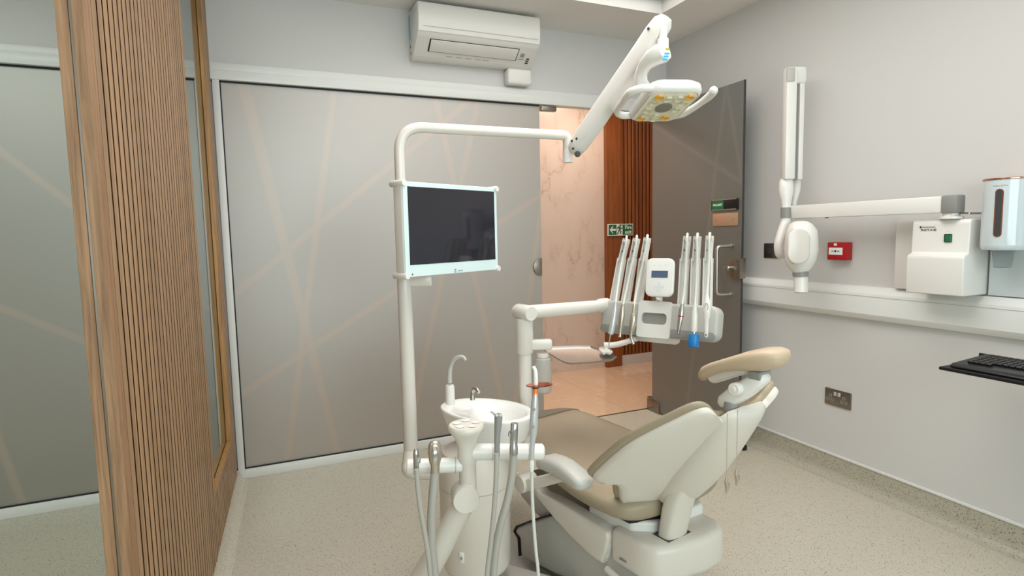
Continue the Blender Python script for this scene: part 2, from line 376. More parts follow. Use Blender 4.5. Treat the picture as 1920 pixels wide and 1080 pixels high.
# aluminium head track and frames of the glass wall
b = box((XL, YB-.035, 2.155), (XR, YB+.03, 2.205), .002); box((XL, YB-.026, 2.205), (XR, YB+.02, 2.243), .002, bm=b)
struct('trim_1', b, 'white_trim')
b = box((-.215, YB-.03, 0), (-.181, YB+.03, 2.156), .002); struct('trim_2', b, 'white_trim')
b = box((-.181, YB-.03, 0), (1.68, YB+.03, .05), .002); struct('trim_3', b, 'white_trim')
b = box((XL, YB-.03, 0), (-.215, YB+.03, .05), .002); struct('trim_4', b, 'white_trim')
def glasspanel(name, x0, x1, m):
    r = sroot(name, ((x0+x1)/2, YB, .05))
    obj('pane', box((x0+.004, YB-.004, .054), (x1, YB+.006, 2.152)), m, r)
    b = box((x0, YB-.012, .05), (x0+.006, YB+.012, 2.155)); box((x0, YB-.012, .05), (x1, YB+.012, .056), bm=b); box((x0, YB-.012, 2.147), (x1, YB+.012, 2.156), bm=b)
    obj('gasket', b, 'gasket', r); return r
w1 = glasspanel('window_1', -.181, 1.68, 'frosted_glass')
glasspanel('window_2', XL, -.215, 'frosted_glass_left')
pc = onp(1015, 500, (0, YB-.006, 0), (0, 1, 0))
t_ = bmesh.new(); pts = [(pc.x, YB-.006, pc.z+.058)] + [(pc.x-.058*sin(pi*i/16)*.95-.006, YB-.006, pc.z+.058*cos(pi*i/16)) for i in range(17)] + [(pc.x, YB-.006, pc.z-.058)]
obj('lock_plate', prism(pts, (0, -.012, 0), .002), 'nickel', w1, label='half-round brushed metal strike plate')
b = box((1.69, YB-.02, 2.12), (1.80, YB+.02, 2.15), .003); obj('pivot_clip', b, 'nickel', w1)
# window behind the camera
t = sroot('window_3', (.6, YF-.06, .75))
b = bmesh.new()
for x in (-1.0, .6, 2.16): box((x, YF-.09, .75), (x+.04, YF-.03, 2.3), bm=b)
for z in (.75, 2.26): box((-1, YF-.09, z), (2.2, YF-.03, z+.04), bm=b)
obj('window_frame', b, 'white_trim', t)
obj('pane', box((-1, YF-.065, .79), (2.2, YF-.06, 2.26)), 'clear_glass', t)

# vinyl coved skirting and white capping on the right wall
def skirt(x0, y0, x1, y1, nrm, name, m='vinyl_skirting', top=.118):
    p = [(0, 0.0), (.05, .0), (.03, .006), (.014, .018), (.006, .04), (.004, top), (0, top)]
    a = [Vector((x0, y0, 0)) + Vector(nrm)*o + Vector((0, 0, z+.0005)) for o, z in p]
    return struct(name, prism(a, (x1-x0, y1-y0, 0)), m)
skirt(XR, YF, XR, YB, (-1, 0, 0), 'baseboard_right')
struct('trim_5', box((XR-.008, YF, .118), (XR, YB, .131), .002), 'white_trim')
# dado trunking
pr = [(0, 1.032), (.022, 1.03), (.048, 1.0), (.05, .992), (.05, .90), (.042, .885), (.03, .872), (0, .872)]
b = prism([(XR-o, YF, z) for o, z in pr], (0, YB-YF-.02, 0)); struct('trim_6', b, 'white_trim', ang=20)
b = box((XR-.0512, YF, .985), (XR-.0496, YB-.02, .987)); struct('trim_7', b, 'grey_plastic')

# corridor beyond the glass
struct('wall_corridor', box((-2.8, 4.75, 0), (3.0, 4.87, 2.7)), 'marble_wall')
struct('wall_corridor_end', box((3.9, 3.3, 0), (4.0, 4.9, 2.7)), 'wall_paint')
struct('wall_corridor_left', box((-2.9, 3.5, 0), (-2.8, 4.9, 2.7)), 'wall_paint')
struct('wall_corridor_near', box((XR, YB, 0), (3.9, YB+.12, 2.7)), 'wall_paint')
struct('floor_corridor', box((-2.9, YB+.02, -.06), (4.0, 4.9, 0.0)), 'marble_floor')
struct('ceiling_corridor', box((-2.9, YB+.12, 2.62), (4.0, 4.9, 2.75)), 'ceiling_paint')
struct('trim_8', box((1.6, YB+.012, -.002), (2.62, YB+.026, .003)), 'nickel')
t = thing('timber_wall_panel', 'brown vertical timber slat panel on the corridor wall beside the marble', 'wall panel', (3.4, 4.7, 0))
obj('border_board', box((3.002, 4.71, 0), (3.174, 4.80, 2.6)), 'corridor_wood', t)
b = bmesh.new(); x = 3.185
while x < 3.86: box((x, 4.735, .10), (x+.028, 4.775, 2.6), .002, 1, bm=b); x += .043
obj('slats', b, 'corridor_wood', t)
obj('backing', box((3.174, 4.765, .0), (3.88, 4.80, 2.6)), 'corridor_backing', t)
struct('baseboard_corridor', box((3.174, 4.728, 0), (3.89, 4.7649, .098)), 'wall_paint')
# fire exit sign
c = onp(1163.5, 430.7, (0, 4.7, 0), (0, 1, 0)); SX = Matrix(((1, 0, 0, c.x), (0, 0, -1, c.y), (0, 1, 0, c.z), (0, 0, 0, 1)))
t = thing('fire_exit_sign', 'green and white Fire exit sign with left arrow on corridor timber', 'sign', (c.x, 4.71, c.z-.05))
sw_, sh_ = .285, .112
obj('board', cbox((0, 0, -.004), (sw_, sh_, .012), M=SX), 'white_print', t)
for x_, w__ in ((-.092, .088), (.086, .100)): obj('field', cbox((x_, 0, .0025), (w__, sh_-.014, .002), M=SX), 'green_sign', t)
b = bmesh.new()
arrow = [(-.125, 0), (-.093, .034), (-.082, .034), (-.103, .01), (-.056, .01), (-.056, -.01), (-.103, -.01), (-.082, -.034), (-.093, -.034)]
prism([SX @ Vector((x_, y_, .0036)) for x_, y_ in arrow], SX.to_3x3() @ Vector((0, 0, .001)), bm=b); obj('arrow', b, 'white_print', t)
for w_, y_ in (('Fire', .021), ('exit', -.024)): obj('lettering', text(w_, .050, SX @ Matrix.Translation((.086, y_, .0045)), .0008, bold=.0008), 'white_print', t)
b = bmesh.new()
for pl in ([(-.045, -.045), (-.03, -.012), (-.018, .012), (-.03, .018), (-.038, .008), (-.044, .012), (-.034, .03), (-.012, .034), (.004, .018), (.018, .02), (.02, .013), (.0, .008), (-.004, -.006), (.008, -.018), (.0, -.044), (-.008, -.042), (-.004, -.02), (-.018, -.008), (-.036, -.048)],
           [(.022, -.05), (.038, -.05), (.038, .05), (-.02, .05), (-.02, .044), (.022, .044)]):
    prism([SX @ Vector((x_, y_, .0036)) for x_, y_ in pl], SX.to_3x3() @ Vector((0, 0, .001)), bm=b)
lathe([(0, 0), (.0085, 0), (.0085, .0012), (0, .0012)], 16, SX @ Vector((-.004, .042, .0036)), (0, -1, 0), bm=b)
obj('running_figure', b, 'green_sign', t)

# ---------------------------------------------------------------- glass door, open
t = sroot('door_1', (2.555, 3.43, 0)); D0 = t
obj('pane', box((2.55, 2.555, .012), (2.56, 3.40, 2.17), .001, 1), 'frosted_glass_door', t)
b = box((2.54, 3.31, .0), (2.572, 3.45, .085), .003); box((2.545, 3.39, .085), (2.565, 3.45, .10), bm=b); obj('bottom_pivot', b, 'nickel', t)
b = box((2.54, 3.31, 2.09), (2.572, 3.43, 2.17), .003); obj('top_pivot', b, 'nickel', t)
obj('edge_strip', box((2.549, 2.551, .012), (2.561, 2.556, 2.17)), 'dark_grey', t)
obj('floor_stop', cbox((2.57, 2.535, .016), (.03, .03, .03), .004), 'black', t)
def dplane(px, py): return onp(px, py, (2.55, 0, 0), (1, 0, 0))
h1 = dplane(1372, 461); h2 = dplane(1372, 552); hy = h1.y; o_ = .085
path = [Vector((2.55, hy, h1.z))] + bend((2.55, hy, h1.z), (2.55-o_, hy+.03, h1.z), (2.55-o_, hy+.03, h2.z), .03) + bend((2.55-o_, hy+.03, h1.z), (2.55-o_, hy+.03, h2.z), (2.55, hy, h2.z), .03) + [Vector((2.55, hy, h2.z))]
b = tube(path, .0105, 16)
for z in (h1.z, h2.z): lathe([(.0, 0), (.016, 0), (.016, .006), (0, .006)], 20, (2.55, hy, z), (-1, 0, 0), bm=b)
obj('handle', b, 'steel', t)
lk = dplane(1384, 503); b = bmesh.new()
pts = [(2.549, 2.556, lk.z+.06)] + [(2.549, 2.60+.055*sin(pi*i/14), lk.z+.058*cos(pi*i/14)) for i in range(15)] + [(2.549, 2.556, lk.z-.06)]
prism(pts, (-.016, 0, 0), .002, bm=b); box((2.528, 2.545, lk.z-.06), (2.575, 2.592, lk.z+.06), .003, bm=b)
for z in (-.045, .045): lathe([(0, 0), (.006, 0), (.006, .003), (0, .003)], 10, (2.528, 2.568, lk.z+z), (-1, 0, 0), bm=b)
lk_o = obj('lock_case', b, 'nickel', t)
b = lathe([(0, 0), (.013, 0), (.013, .018), (.008, .022), (0, .022)], 20, (2.533, 2.625, lk.z), (-1, 0, 0))
obj('lock_cylinder', b, 'chrome', lk_o)
b = box((2.497, 2.622, lk.z-.004), (2.514, 2.628, lk.z+.004)); lathe([(.005, -.001), (.012, -.001), (.012, .001), (.005, .001)], 18, (2.494, 2.625, lk.z), (0, 1, 0), bm=b)
box((2.492, 2.6235, lk.z-.055), (2.496, 2.6265, lk.z-.012), bm=b); obj('key', b, 'steel', lk_o)
DM = Matrix(((0, 0, -1, 2.549), (-1, 0, 0, 2.69), (0, 1, 0, 1.472), (0, 0, 0, 1)))      # local x -> -y, local y -> z
sg = obj('vacancy_sign', cbox((0, 0, .005), (.215, .066, .01), .002, M=DM), 'black', t, label='green VACANT sliding indicator')
for y_ in (.030, -.030): obj('rail', cbox((0, y_, .0105), (.20, .006, .003), M=DM), 'steel', sg)
obj('slider', cbox((-.05, 0, .0105), (.095, .052, .002), M=DM), 'green_sign', sg)
obj('lettering', text('VACANT', .02, DM @ Matrix.Translation((-.05, 0, .012)), .0004, bold=.0004), 'white_print', sg)
DM2 = DM.copy(); DM2.translation = Vector((2.549, 2.685, 1.383))
sg = obj('copper_plate', cbox((0, 0, .003), (.205, .076, .006), .001, M=DM2), 'copper_plate', t)
for x_ in (-.072, .072): obj('screw', lathe([(0, .006), (.004, .006), (.004, .008), (0, .008)], 10, DM2 @ Vector((x_, 0, 0)), (-1, 0, 0)), 'steel', sg)

# ---------------------------------------------------------------- slatted partition
t = thing('slatted_partition', 'brown vertical slatted timber partition standing at left with narrow opening', 'partition', (-.28, 2.4, 0))
TH = .046
ux = Vector((.039, 1, 0)).normalized(); wx = Vector((-1, .039, 0)).normalized(); PM = frame((-.297, 1.365, 0), ux, wx)  # local x along, y into thickness, z up
LEN = 2.04; s0, s1, zs = 1.175, 1.845, .285; ZB = .045; ZT = 2.635
def slab(x0, x1, y0, y1, z0, z1, bm=None, bev=.001): return box((x0, y0, z0), (x1, y1, z1), bev, 1, bm, PM)
b = slab(0, .05, 0, TH*.44, ZB, ZT); slab(0, .05, TH*.56, TH, ZB, ZT, bm=b); obj('end_post', b, 'walnut_edge', t)
b = bmesh.new()
for y0 in (.012, TH*.56):
    y1 = y0 + TH*.44-.012
    slab(.05, s0, y0, y1, ZB, ZT, bm=b); slab(s1, LEN, y0, y1, ZB, ZT, bm=b); slab(s0, s1, y0, y1, ZB, zs, bm=b); slab(s0, s1, y0, y1, 2.56, ZT, bm=b)
obj('backing', b, 'slat_backing', t)
b = bmesh.new(); x = .054; pitch = .0420
while x < LEN-.02:
    x1 = x + pitch - .0115
    if x1 > s0 and x < s1 and x < s0: x1 = s0
    inslot = x >= s0-.001 and x1 <= s1+.02
    for ys in ((0, .0125), (TH-.0125, TH)):
        if inslot: slab(x, x1, ys[0], ys[1], ZB, zs, bm=b, bev=.0008); slab(x, x1, ys[0], ys[1], 2.56, ZT, bm=b, bev=.0008)
        else: slab(x, x1, ys[0], ys[1], ZB, ZT, bm=b, bev=.0008)
    x += pitch
slo = obj('slats', b, 'walnut_slats', t)
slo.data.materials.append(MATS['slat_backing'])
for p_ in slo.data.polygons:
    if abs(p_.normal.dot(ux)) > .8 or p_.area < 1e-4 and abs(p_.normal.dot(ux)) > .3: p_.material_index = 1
b = bmesh.new()
for y0, y1 in ((-.001, TH*.44), (TH*.56, TH+.001)):
    slab(s0, s1, y0, y1, zs, zs+.012, bm=b); slab(s1-.012, s1, y0, y1, zs+.012, 2.56, bm=b); slab(s0, s0+.012, y0, y1, zs+.012, 2.56, bm=b)
obj('opening_lining', b, 'golden_wood', t)
obj('glass_insert', slab(.006, LEN, TH*.46, TH*.54, ZB, ZT-.002, bev=0), 'clear_glass', t)
b = slab(.004, .006, TH*.455, TH*.545, ZB, ZT-.01, bev=0); obj('edge_strip', b, 'nickel', t)
# coved vinyl plinth beneath the partition
p = [(.052, .0), (.03, .004), (.012, .02), (.004, ZB), (-.042, ZB), (-.052, .02), (-.07, .004), (-.09, 0)]
a0 = PM @ Vector((-.0, 0, 0)); 
b = prism([PM @ Vector((0, -o-.003, z+.0005)) for o, z in p], PM.to_3x3() @ Vector((LEN, 0, 0))); struct('baseboard_partition', b, 'vinyl_floor')
# ================================================================ AIR CONDITIONER
AX0, AX1, AY = .838, 1.592, YB
t = thing('air_conditioner', 'white wall-mounted split air conditioner above the glass wall', 'air conditioner', (1.21, YB-.1, 2.34))
prof = [(0, 2.622), (.195, 2.622), (.212, 2.612), (.218, 2.59), (.218, 2.50), (.210, 2.463), (.192, 2.443), (.085, 2.362), (.06, 2.35), (0, 2.35)]
obj('body', prism([(AX0, AY-o, z) for o, z in prof], (AX1-AX0, 0, 0), .006, 2), 'white_plastic', t, ang=25)
pf = [(.19, 2.625), (.213, 2.6175), (.2225, 2.595), (.2225, 2.505), (.214, 2.4625), (.218, 2.50), (.218, 2.59), (.209, 2.612), (.19, 2.6205)]
b = prism([(AX0+.004, AY-o, z) for o, z in pf], (AX1-AX0-.008, 0, 0)); fp = obj('front_panel', b, 'white_plastic', t, ang=25)
obj('seam', box((AX0+.03, AY-.2232, 2.487), (AX1-.02, AY-.2215, 2.4885)), 'grey_plastic', fp)
def under(u, x, off=0):     # point on the sloped underside, u 0 (front) .. 1 (wall side)
    a = Vector((x, AY-.192, 2.443)); c = Vector((x, AY-.085, 2.362)); n = Vector((0, -(.081), -(.107))).normalized()
    return a + (c-a)*u + n*off
b = prism([under(.10, .915, .001), under(.10, 1.47, .001), under(.72, 1.47, .001), under(.72, .915, .001)], under(0, 0, .0012)-under(0, 0))
obj('vane_gap', b, 'gasket', t)
b = prism([under(.125, .922, .002), under(.125, 1.463, .002), under(.68, 1.463, .002), under(.68, .922, .002)], under(0, 0, .006)-under(0, 0), .001)
obj('vane', b, 'white_plastic', t)
for k, (x, u) in enumerate(((1.535, .55), (1.535, .66), (1.535, .77))): obj('indicator', prism([under(u, x), under(u, x+.02), under(u+.06, x+.02), under(u+.06, x)], under(0, 0, .0022)-under(0, 0)), 'dark_print', t)
b = prism([under(.32, 1.49), under(.32, 1.515), under(.52, 1.515), under(.52, 1.49)], under(0, 0, .0018)-under(0, 0)); prism([under(.6, 1.485), under(.6, 1.52), under(.64, 1.52), under(.64, 1.485)], under(0, 0, .0018)-under(0, 0), bm=b)
obj('printed_label', b, 'grey_print', t)
for i, x in enumerate((1.03, 1.09, 1.15, 1.21, 1.26)): obj('printed_label', prism([under(.86, x), under(.86, x+.04), under(.90, x+.04), under(.90, x)], under(0, 0, .0018)-under(0, 0)), 'grey_plastic', t)
obj('side_film', box((AX0-.0012, AY-.04, 2.47), (AX0+.001, AY-.008, 2.6)), 'light_blue', t, label='pale blue protective film')
for y_, z_ in ((.02, 2.42), (.03, 2.38)): obj('clip_slot', box((AX0-.001, AY-y_-.012, z_), (AX0+.001, AY-y_, z_+.012)), 'dark_print', t)
tag(obj('pipe_cover', box((1.435, YB-.075, 2.255), (1.60, YB, 2.352), .016, 4), 'white_plastic'), 'small white rounded pipe cover below the air conditioner', 'pipe cover')

# ================================================================ RIGHT WALL
def wallM(y, z, off=0):      # local x -> -y (reads left to right), local y -> up, local z -> into room
    return Matrix(((0, 0, -1, XR-off), (-1, 0, 0, y), (0, 1, 0, z), (0, 0, 0, 1)))
# red fire call point
M = wallM(2.027, 1.201)
t = thing('fire_call_point', 'red square fire alarm call point on the right wall', 'fire alarm', (XR, 2.027, 1.158))
obj('housing', cbox((0, 0, .022), (.108, .09, .044), .004, 2, M=M), 'red', t)
obj('glass_plate', cbox((-.006, 0, .0448), (.076, .036, .002), .0006, 1, M=M), 'white_print', t)
b = lathe([(0, 0), (.0055, 0), (.0055, .001), (0, .001)], 18, M @ Vector((-.006, 0, .0458)), (-1, 0, 0))
for sx_ in (-1, 1):
    prism([M @ Vector((-.006+sx_*x_, y_, .0458)) for x_, y_ in ((.010, 0), (.015, .0035), (.015, .0015), (.023, .0015), (.023, -.0015), (.015, -.0015), (.015, -.0035))], M.to_3x3() @ Vector((0, 0, .001)), bm=b)
obj('arrows_and_dot', b, 'dark_print', t)
b = cbox((-.008, .034, .0446), (.016, .013, .0012), M=M); obj('emblem', b, 'white_print', t)
obj('key_slot', cbox((-.008, -.031, .0445), (.011, .003, .0012), M=M), 'dark_print', t)
# brushed metal switch behind the x-ray head
M = wallM(2.472, 1.195)
t = thing('wall_switch', 'dark metal fused switch plate partly behind the x-ray head', 'switch', (XR, 2.472, 1.152))
obj('plate', plate(.11, .086, .004, .006, M, .0015), 'nickel', t); obj('rocker', cbox((-.015, 0, .007), (.022, .03, .006), .001, 1, M=M), 'dark_grey', t)
# double socket
M = wallM(2.024, .432)
t = thing('double_socket', 'brushed nickel double power socket low on the right wall', 'socket', (XR, 2.024, .39))
obj('plate', plate(.148, .088, .004, .007, M, .0015), 'nickel', t)
for sx_ in (-.040, .036):
    b = bmesh.new()
    for x_, y_, w_, h_ in ((0, .008, .010, .010), (-.012, -.013, .010, .007), (.012, -.013, .010, .007)): cbox((x_+sx_, y_, .0072), (w_+.006, h_+.006, .001), bm=b, M=M)
    ins = obj('socket_insert', b, 'mid_grey', t); b = bmesh.new()
    for x_, y_, w_, h_ in ((0, .008, .004, .008), (-.012, -.013, .006, .004), (.012, -.013, .006, .004)): cbox((x_+sx_, y_, .0078), (w_, h_, .001), bm=b, M=M)
    obj('pin_hole', b, 'black', ins)
for x_ in (-.012, .010): obj('rocker', cbox((x_, .022, .0095), (.014, .020, .007), .0015, 1, M=M), 'silver_plastic', t)

# x-ray unit: control box on the wall, arm, folded scissor arm, head
t = thing('xray_unit', 'white wall-mounted dental x-ray unit with folding arm and round head', 'x-ray machine', (XR, 1.6, 1.0))
obj('back_plate', box((XR-.045, 1.40, 1.034), (XR, 1.735, 1.345), .008, 2), 'white_plastic', t)
def bx(y0, y1, z0, z1, o0, o1, bev): return box((XR-o1, y0, z0), (XR-o0, y1, z1), bev, 3)
b = bmesh.new()
ba = onp(1738, 410, (XR-.15, 0, 0), (1, 0, 0)); bb = onp(1826, 402, (XR-.15, 0, 0), (1, 0, 0)); bl = onp(1732, 537, (XR-.17, 0, 0), (1, 0, 0)); bl2 = onp(1816, 552, (XR-.17, 0, 0), (1, 0, 0)); bs = onp(1732, 480, (XR-.16, 0, 0), (1, 0, 0))
secs = []
def outl(o, r_):   # (y, z) section rectangle
    return o
prof = [(0.0, 1.036), (.175, 1.036), (.178, bs.z-.004), (.172, bs.z+.006), (.150, bs.z+.012), (.146, 1.33), (.138, 1.345), (0, 1.348)]
b = prism([(XR-o, 1.375, z) for o, z in prof], (0, 1.597-1.375, 0), .007, 3)
cb = obj('control_box', b, 'white_plastic', t, ang=25)
FM = wallM(1.50, 1.25, .1465)
obj('switch', cbox((.048, .018, .003), (.028, .034, .008), .0015, 1, M=FM), 'black', cb)
obj('switch_rocker', cbox((.050, .017, .0065), (.021, .026, .006), .001, 1, M=FM), 'green_sign', cb, label='dark green illuminated rocker')
b = cbox((-.062, .064, .0006), (.007, .009, .001), M=FM); 
obj('logo_mark', b, 'dark_print', cb); obj('lettering', text('PHOT-X IIS', .0125, FM @ Matrix.Translation((-.030, .051, .0004)), .0005, bold=.0004), 'dark_print', cb)
obj('on_mark', text('I', .008, FM @ Matrix.Translation((.046, .044, .0004)), .0004), 'dark_print', cb); obj('off_mark', text('O', .009, FM @ Matrix.Translation((.044, -.008, .0004)), .0004), 'dark_print', cb)
b = cbox((-.030, .064, .0006), (.052, .005, .001), M=FM); obj('logo_line', b, 'grey_print', cb)
# pivot and horizontal arm
A0 = Vector((2.56, 1.455, 1.405)); A1 = P(1480, 398, 3.02); A1.z = 1.405
ad = (A1-A0).normalized(); AM = frame(A0, ad, (0, 0, 1)); AL = (A1-A0).length      # x along, y up
b = lathe([(0, 0), (.042, 0), (.042, .008), (.03, .012), (.03, .03), (0, .03)], 28, (2.57, 1.455, 1.346)); obj('pivot', b, 'white_plastic', t)
obj('bracket_arm', box((2.56, 1.385, 1.362), (2.68, 1.42, 1.37), .002, 1), 'steel', t)
obj('horizontal_arm', box((.02, -.034, -.026), (AL-.02, .034, .026), .006, 2, M=AM), 'white_plastic', t)
b = cbox((0, 0, 0), (.06, .072, .058), .006, 2, M=AM @ Matrix.Translation((-.01, 0, 0))); obj('end_cap', b, 'mid_grey', t)
for x_ in (.55, .78): obj('screw_plug', cbox((x_, -.036, 0), (.012, .004, .012), M=AM), 'dark_grey', t)
# scissor arm, two parallel vertical links
dS = 3.02
top = P(1483, 134, dS); c0 = P(1483, 400, dS)
def vbar(px0, px1, d, z0, z1, bev=.008, dep=.05):
    a = P(px0, 400, d); e = P(px1, 400, d); w = (e-a); w.z = 0; Lw = w.length; mid = (a+e)/2
    M = frame((mid.x, mid.y, 0), w, (0, 0, 1)); return box((-Lw/2, z0, -dep/2), (Lw/2, z1, dep/2), bev, 2, M=M)
zt = top.z
tm = .0
b = vbar(1466, 1485, dS-.02, 1.575, zt-.012, .006); obj('front_link', b, 'white_plastic', t)
b = vbar(1490, 1499, dS+.01, 1.575, zt-.06, .005); obj('rear_link', b, 'white_plastic', t)
b = vbar(1484, 1491, dS+.012, 1.575, zt-.05, .001, .03); obj('link_channel', b, 'mid_grey', t)
b = vbar(1464.5, 1503, dS+.004, zt-.085, zt+.004, .018, .055); obj('top_cap', b, 'white_plastic', t)
b = vbar(1469, 1484, dS-.045, zt-.08, zt-.012, .004, .004); obj('cap_insert', b, 'grey_plastic', t)
def ell_tube(spec, d, n=28, asp=.8):      # spec: (px centre, py, half-width px)
    secs = []
    for px, py, hw in spec:
        c = P(px, py, d); r = hw*d/FPX; rt = RC.col[0].copy(); rt.z = 0; rt.normalize(); fw = Vector((-rt.y, rt.x, 0))
        secs.append([c + rt*r*cos(2*pi*j/n) + fw*r*asp*sin(2*pi*j/n) for j in range(n)])
    return rings(secs)
b = ell_tube([(1475, 334, 10), (1474, 340, 12.5), (1474, 352, 13.5), (1474, 362, 13), (1474.5, 375, 10), (1474.5, 384, 8), (1474, 390, 8)], dS-.02); obj('front_elbow', b, 'white_plastic', t)
b = ell_tube([(1494, 334, 6), (1494.5, 345, 7), (1494, 358, 6.5), (1491, 372, 5), (1489, 380, 4.5), (1488, 394, 5)], dS+.02); obj('rear_elbow', b, 'white_plastic', t)
b = ell_tube([(1474, 389, 9.5), (1474, 409, 9.5)], dS-.02, asp=1); obj('collar', b, 'mid_grey', t)
b = ell_tube([(1473.5, 409, 8.5), (1473.5, 420, 8.5)], dS-.02, asp=1); merge(b, tube([P(1473, 418, dS-.02), P(1466, 436, dS-.03), P(1460, 460, dS-.04), P(1463, 478, dS-.03), P(1474, 473, dS-.01)], [.026, .024, .023, .022, .016], 20, 5)); obj('yoke', b, 'white_plastic', t)
# head (capsule facing the camera side)
hd = 2.86
b = ell_tube([(1501, 414, 5), (1501, 415.5, 13), (1501.5, 420, 20), (1503, 432, 27), (1503, 450, 29), (1502.5, 470, 29.5), (1501, 488, 27), (1500, 500, 22), (1500, 508, 15), (1501, 511, 13.5)], hd, 36, .92); hdo = obj('head', b, 'white_plastic', t, ang=50)
cf = P(1497, 462, hd-.073); rt = RC.col[0].copy(); rt.z = 0; rt.normalize()
M = frame(cf, rt, (0, 0, 1)); 
b = plate(.108, .172, .05, .02, M @ Matrix.Translation((0, 0, -.011)), .008, k=8); obj('front_cover', b, 'warm_white', hdo)
b = ell_tube([(1501, 508, 13.6), (1501, 518, 13.6)], hd, asp=1); obj('cone_ring', b, 'mid_grey', t)
b = ell_tube([(1501.5, 517, 12.2), (1501.5, 547, 12)], hd, asp=1); obj('cone', b, 'white_plastic', t)
b = ell_tube([(1501.5, 546.8, 10), (1501.5, 548.5, 10)], hd, asp=1); obj('cone_mouth', b, 'mid_grey', t)

# cup dispenser and cup
dc = onp(1885, 400, (2.598, 0, 0), (1, 0, 0)); dc = Vector((2.598, dc.y, 0))
zt_, zb_ = 1.492, 1.222
t = thing('cup_dispenser', 'glossy pale cylinder cup dispenser with rose gold rim and slot', 'cup dispenser', (dc.x, dc.y, zb_))
b = lathe([(0, 0), (.066, 0), (.070, .004), (.0715, .02), (.0715, zt_-zb_-.006), (.0, zt_-zb_-.006)], 48, (dc.x, dc.y, zb_)); dbody = obj('body', b, 'dispenser', t, ang=40)
b = lathe([(0, 0), (.0735, 0), (.0745, .003), (.0735, .007), (0, .007)], 48, (dc.x, dc.y, zt_-.006)); obj('lid', b, 'rose_gold', t)
obj('wall_mount', box((dc.x+.04, dc.y-.035, zb_+.02), (XR-.0235, dc.y+.035, zt_-.03), .004), 'dispenser', t)
az = math.atan2(-1, -.35)      # slot faces the room, towards the camera's side
sp = onp(1872, 402, (dc.x-.07, 0, 0), (1, 0, 0)); az = math.atan2(sp.y-dc.y, sp.x-dc.x)
def cyl(a, z, r): return Vector((dc.x + r*cos(a), dc.y + r*sin(a), z))
def slotstrip(hw, z0, z1, r, bm=None):
    pts = []
    for k in range(9): th = pi*k/8; pts.append((hw*cos(th), z1-hw + hw*sin(th)))
    for k in range(9): th = pi+pi*k/8; pts.append((hw*cos(th), z0+hw + hw*sin(th)))
    t_ = bm or bmesh.new(); f = [t_.verts.new(cyl(az - x/.0715, z, r)) for x, z in pts]; g = [t_.verts.new(cyl(az - x/.0715, z, r-.003)) for x, z in pts]
    n = len(f); t_.faces.new(f)
    for i in range(n): t_.faces.new((f[i], g[i], g[(i+1) % n], f[(i+1) % n]))
    bmesh.ops.recalc_face_normals(t_, faces=t_.faces); return t_
obj('slot_rim', slotstrip(.0125, 1.272, 1.452, .0735), 'rose_gold', dbody); obj('slot_window', slotstrip(.0088, 1.276, 1.448, .0745), 'dark_grey', dbody)
tm_ = text('CEILLADN', .0095, Matrix.Identity(4), .0003)
for v in tm_.verts: v.co = cyl(az + .18*0 + v.co.x/.0718 , 1.463 + v.co.y, .0716 + v.co.z)
obj('lettering', tm_, 'grey_print', dbody)
b = lathe([(.036, 0), (.036, .004), (.034, .004), (.026, -.066), (0, -.066), (0, -.067), (.0268, -.067), (.0348, 0)], 32, (dc.x, dc.y, zb_-.001))
tag(obj('plastic_cup', b, 'clear_plastic'), 'clear plastic cup hanging out under the cup dispenser', 'cup')
tag(obj('splash_board', box((XR-.022, .75, 1.034), (XR, 1.367, 1.335), .002, 1), 'pale_board'), 'glossy pale board on the trunking behind the cup dispenser', 'board')

# keyboard tray and keyboard
KZ = .80
k0 = onp(1776, 692, (0, 0, KZ), (0, 0, 1)); k1 = onp(1850, 668, (0, 0, KZ), (0, 0, 1))
t = thing('keyboard_tray', 'black wall-mounted keyboard tray below the trunking', 'tray', (2.5, 1.0, .76))
ty = 1.30; x0 = 2.265; x1 = 2.53
obj('tray', box((x0, .70, KZ-.012), (x1, ty, KZ), .003, 2), 'black', t)
obj('bracket', box((2.40, .72, KZ-.035), (2.55, 1.20, KZ-.012), .003, 1), 'black', t)
obj('wall_arm', box((2.54, .85, KZ-.03), (XR, 1.02, KZ+.0), .004), 'black', t)
obj('rear_stop', box((x1, .75, KZ-.012), (x1+.006, ty+.01, KZ+.022), .001, 1), 'black', t)
t = thing('computer_keyboard', 'black keyboard lying on the black wall tray', 'keyboard', (2.40, 1.0, KZ))
KZ += .0012
b = bmesh.new()
prism([(2.285, .82, KZ), (2.285, .82, KZ+.007), (2.30, .82, KZ+.014), (2.505, .82, KZ+.026), (2.515, .82, KZ+.02), (2.515, .82, KZ)], (0, 1.275-.82, 0), .003, 2, bm=b); obj('body', b, 'black_key', t)
slope = Vector((.205, 0, .012)).normalized(); KM = frame((2.342, 1.25, KZ+.0175), (0, -1, 0), slope)   # x towards -y, y away
b = bmesh.new()
for row in range(6):
    y_ = .004 + row*.0262 if row else .004
    for c_ in range(22):
        if row == 0 and 4 <= c_ <= 8: continue
        kb_ = cbox((.012+c_*.0192, y_, .003), (.0165, .0165 if row < 5 else .012, .008), .002, 1, M=KM)
        if c_ < 14: obj('key', kb_, 'black', t)
        else: merge(b, kb_)
obj('keys', b, 'black', t, kind='stuff')
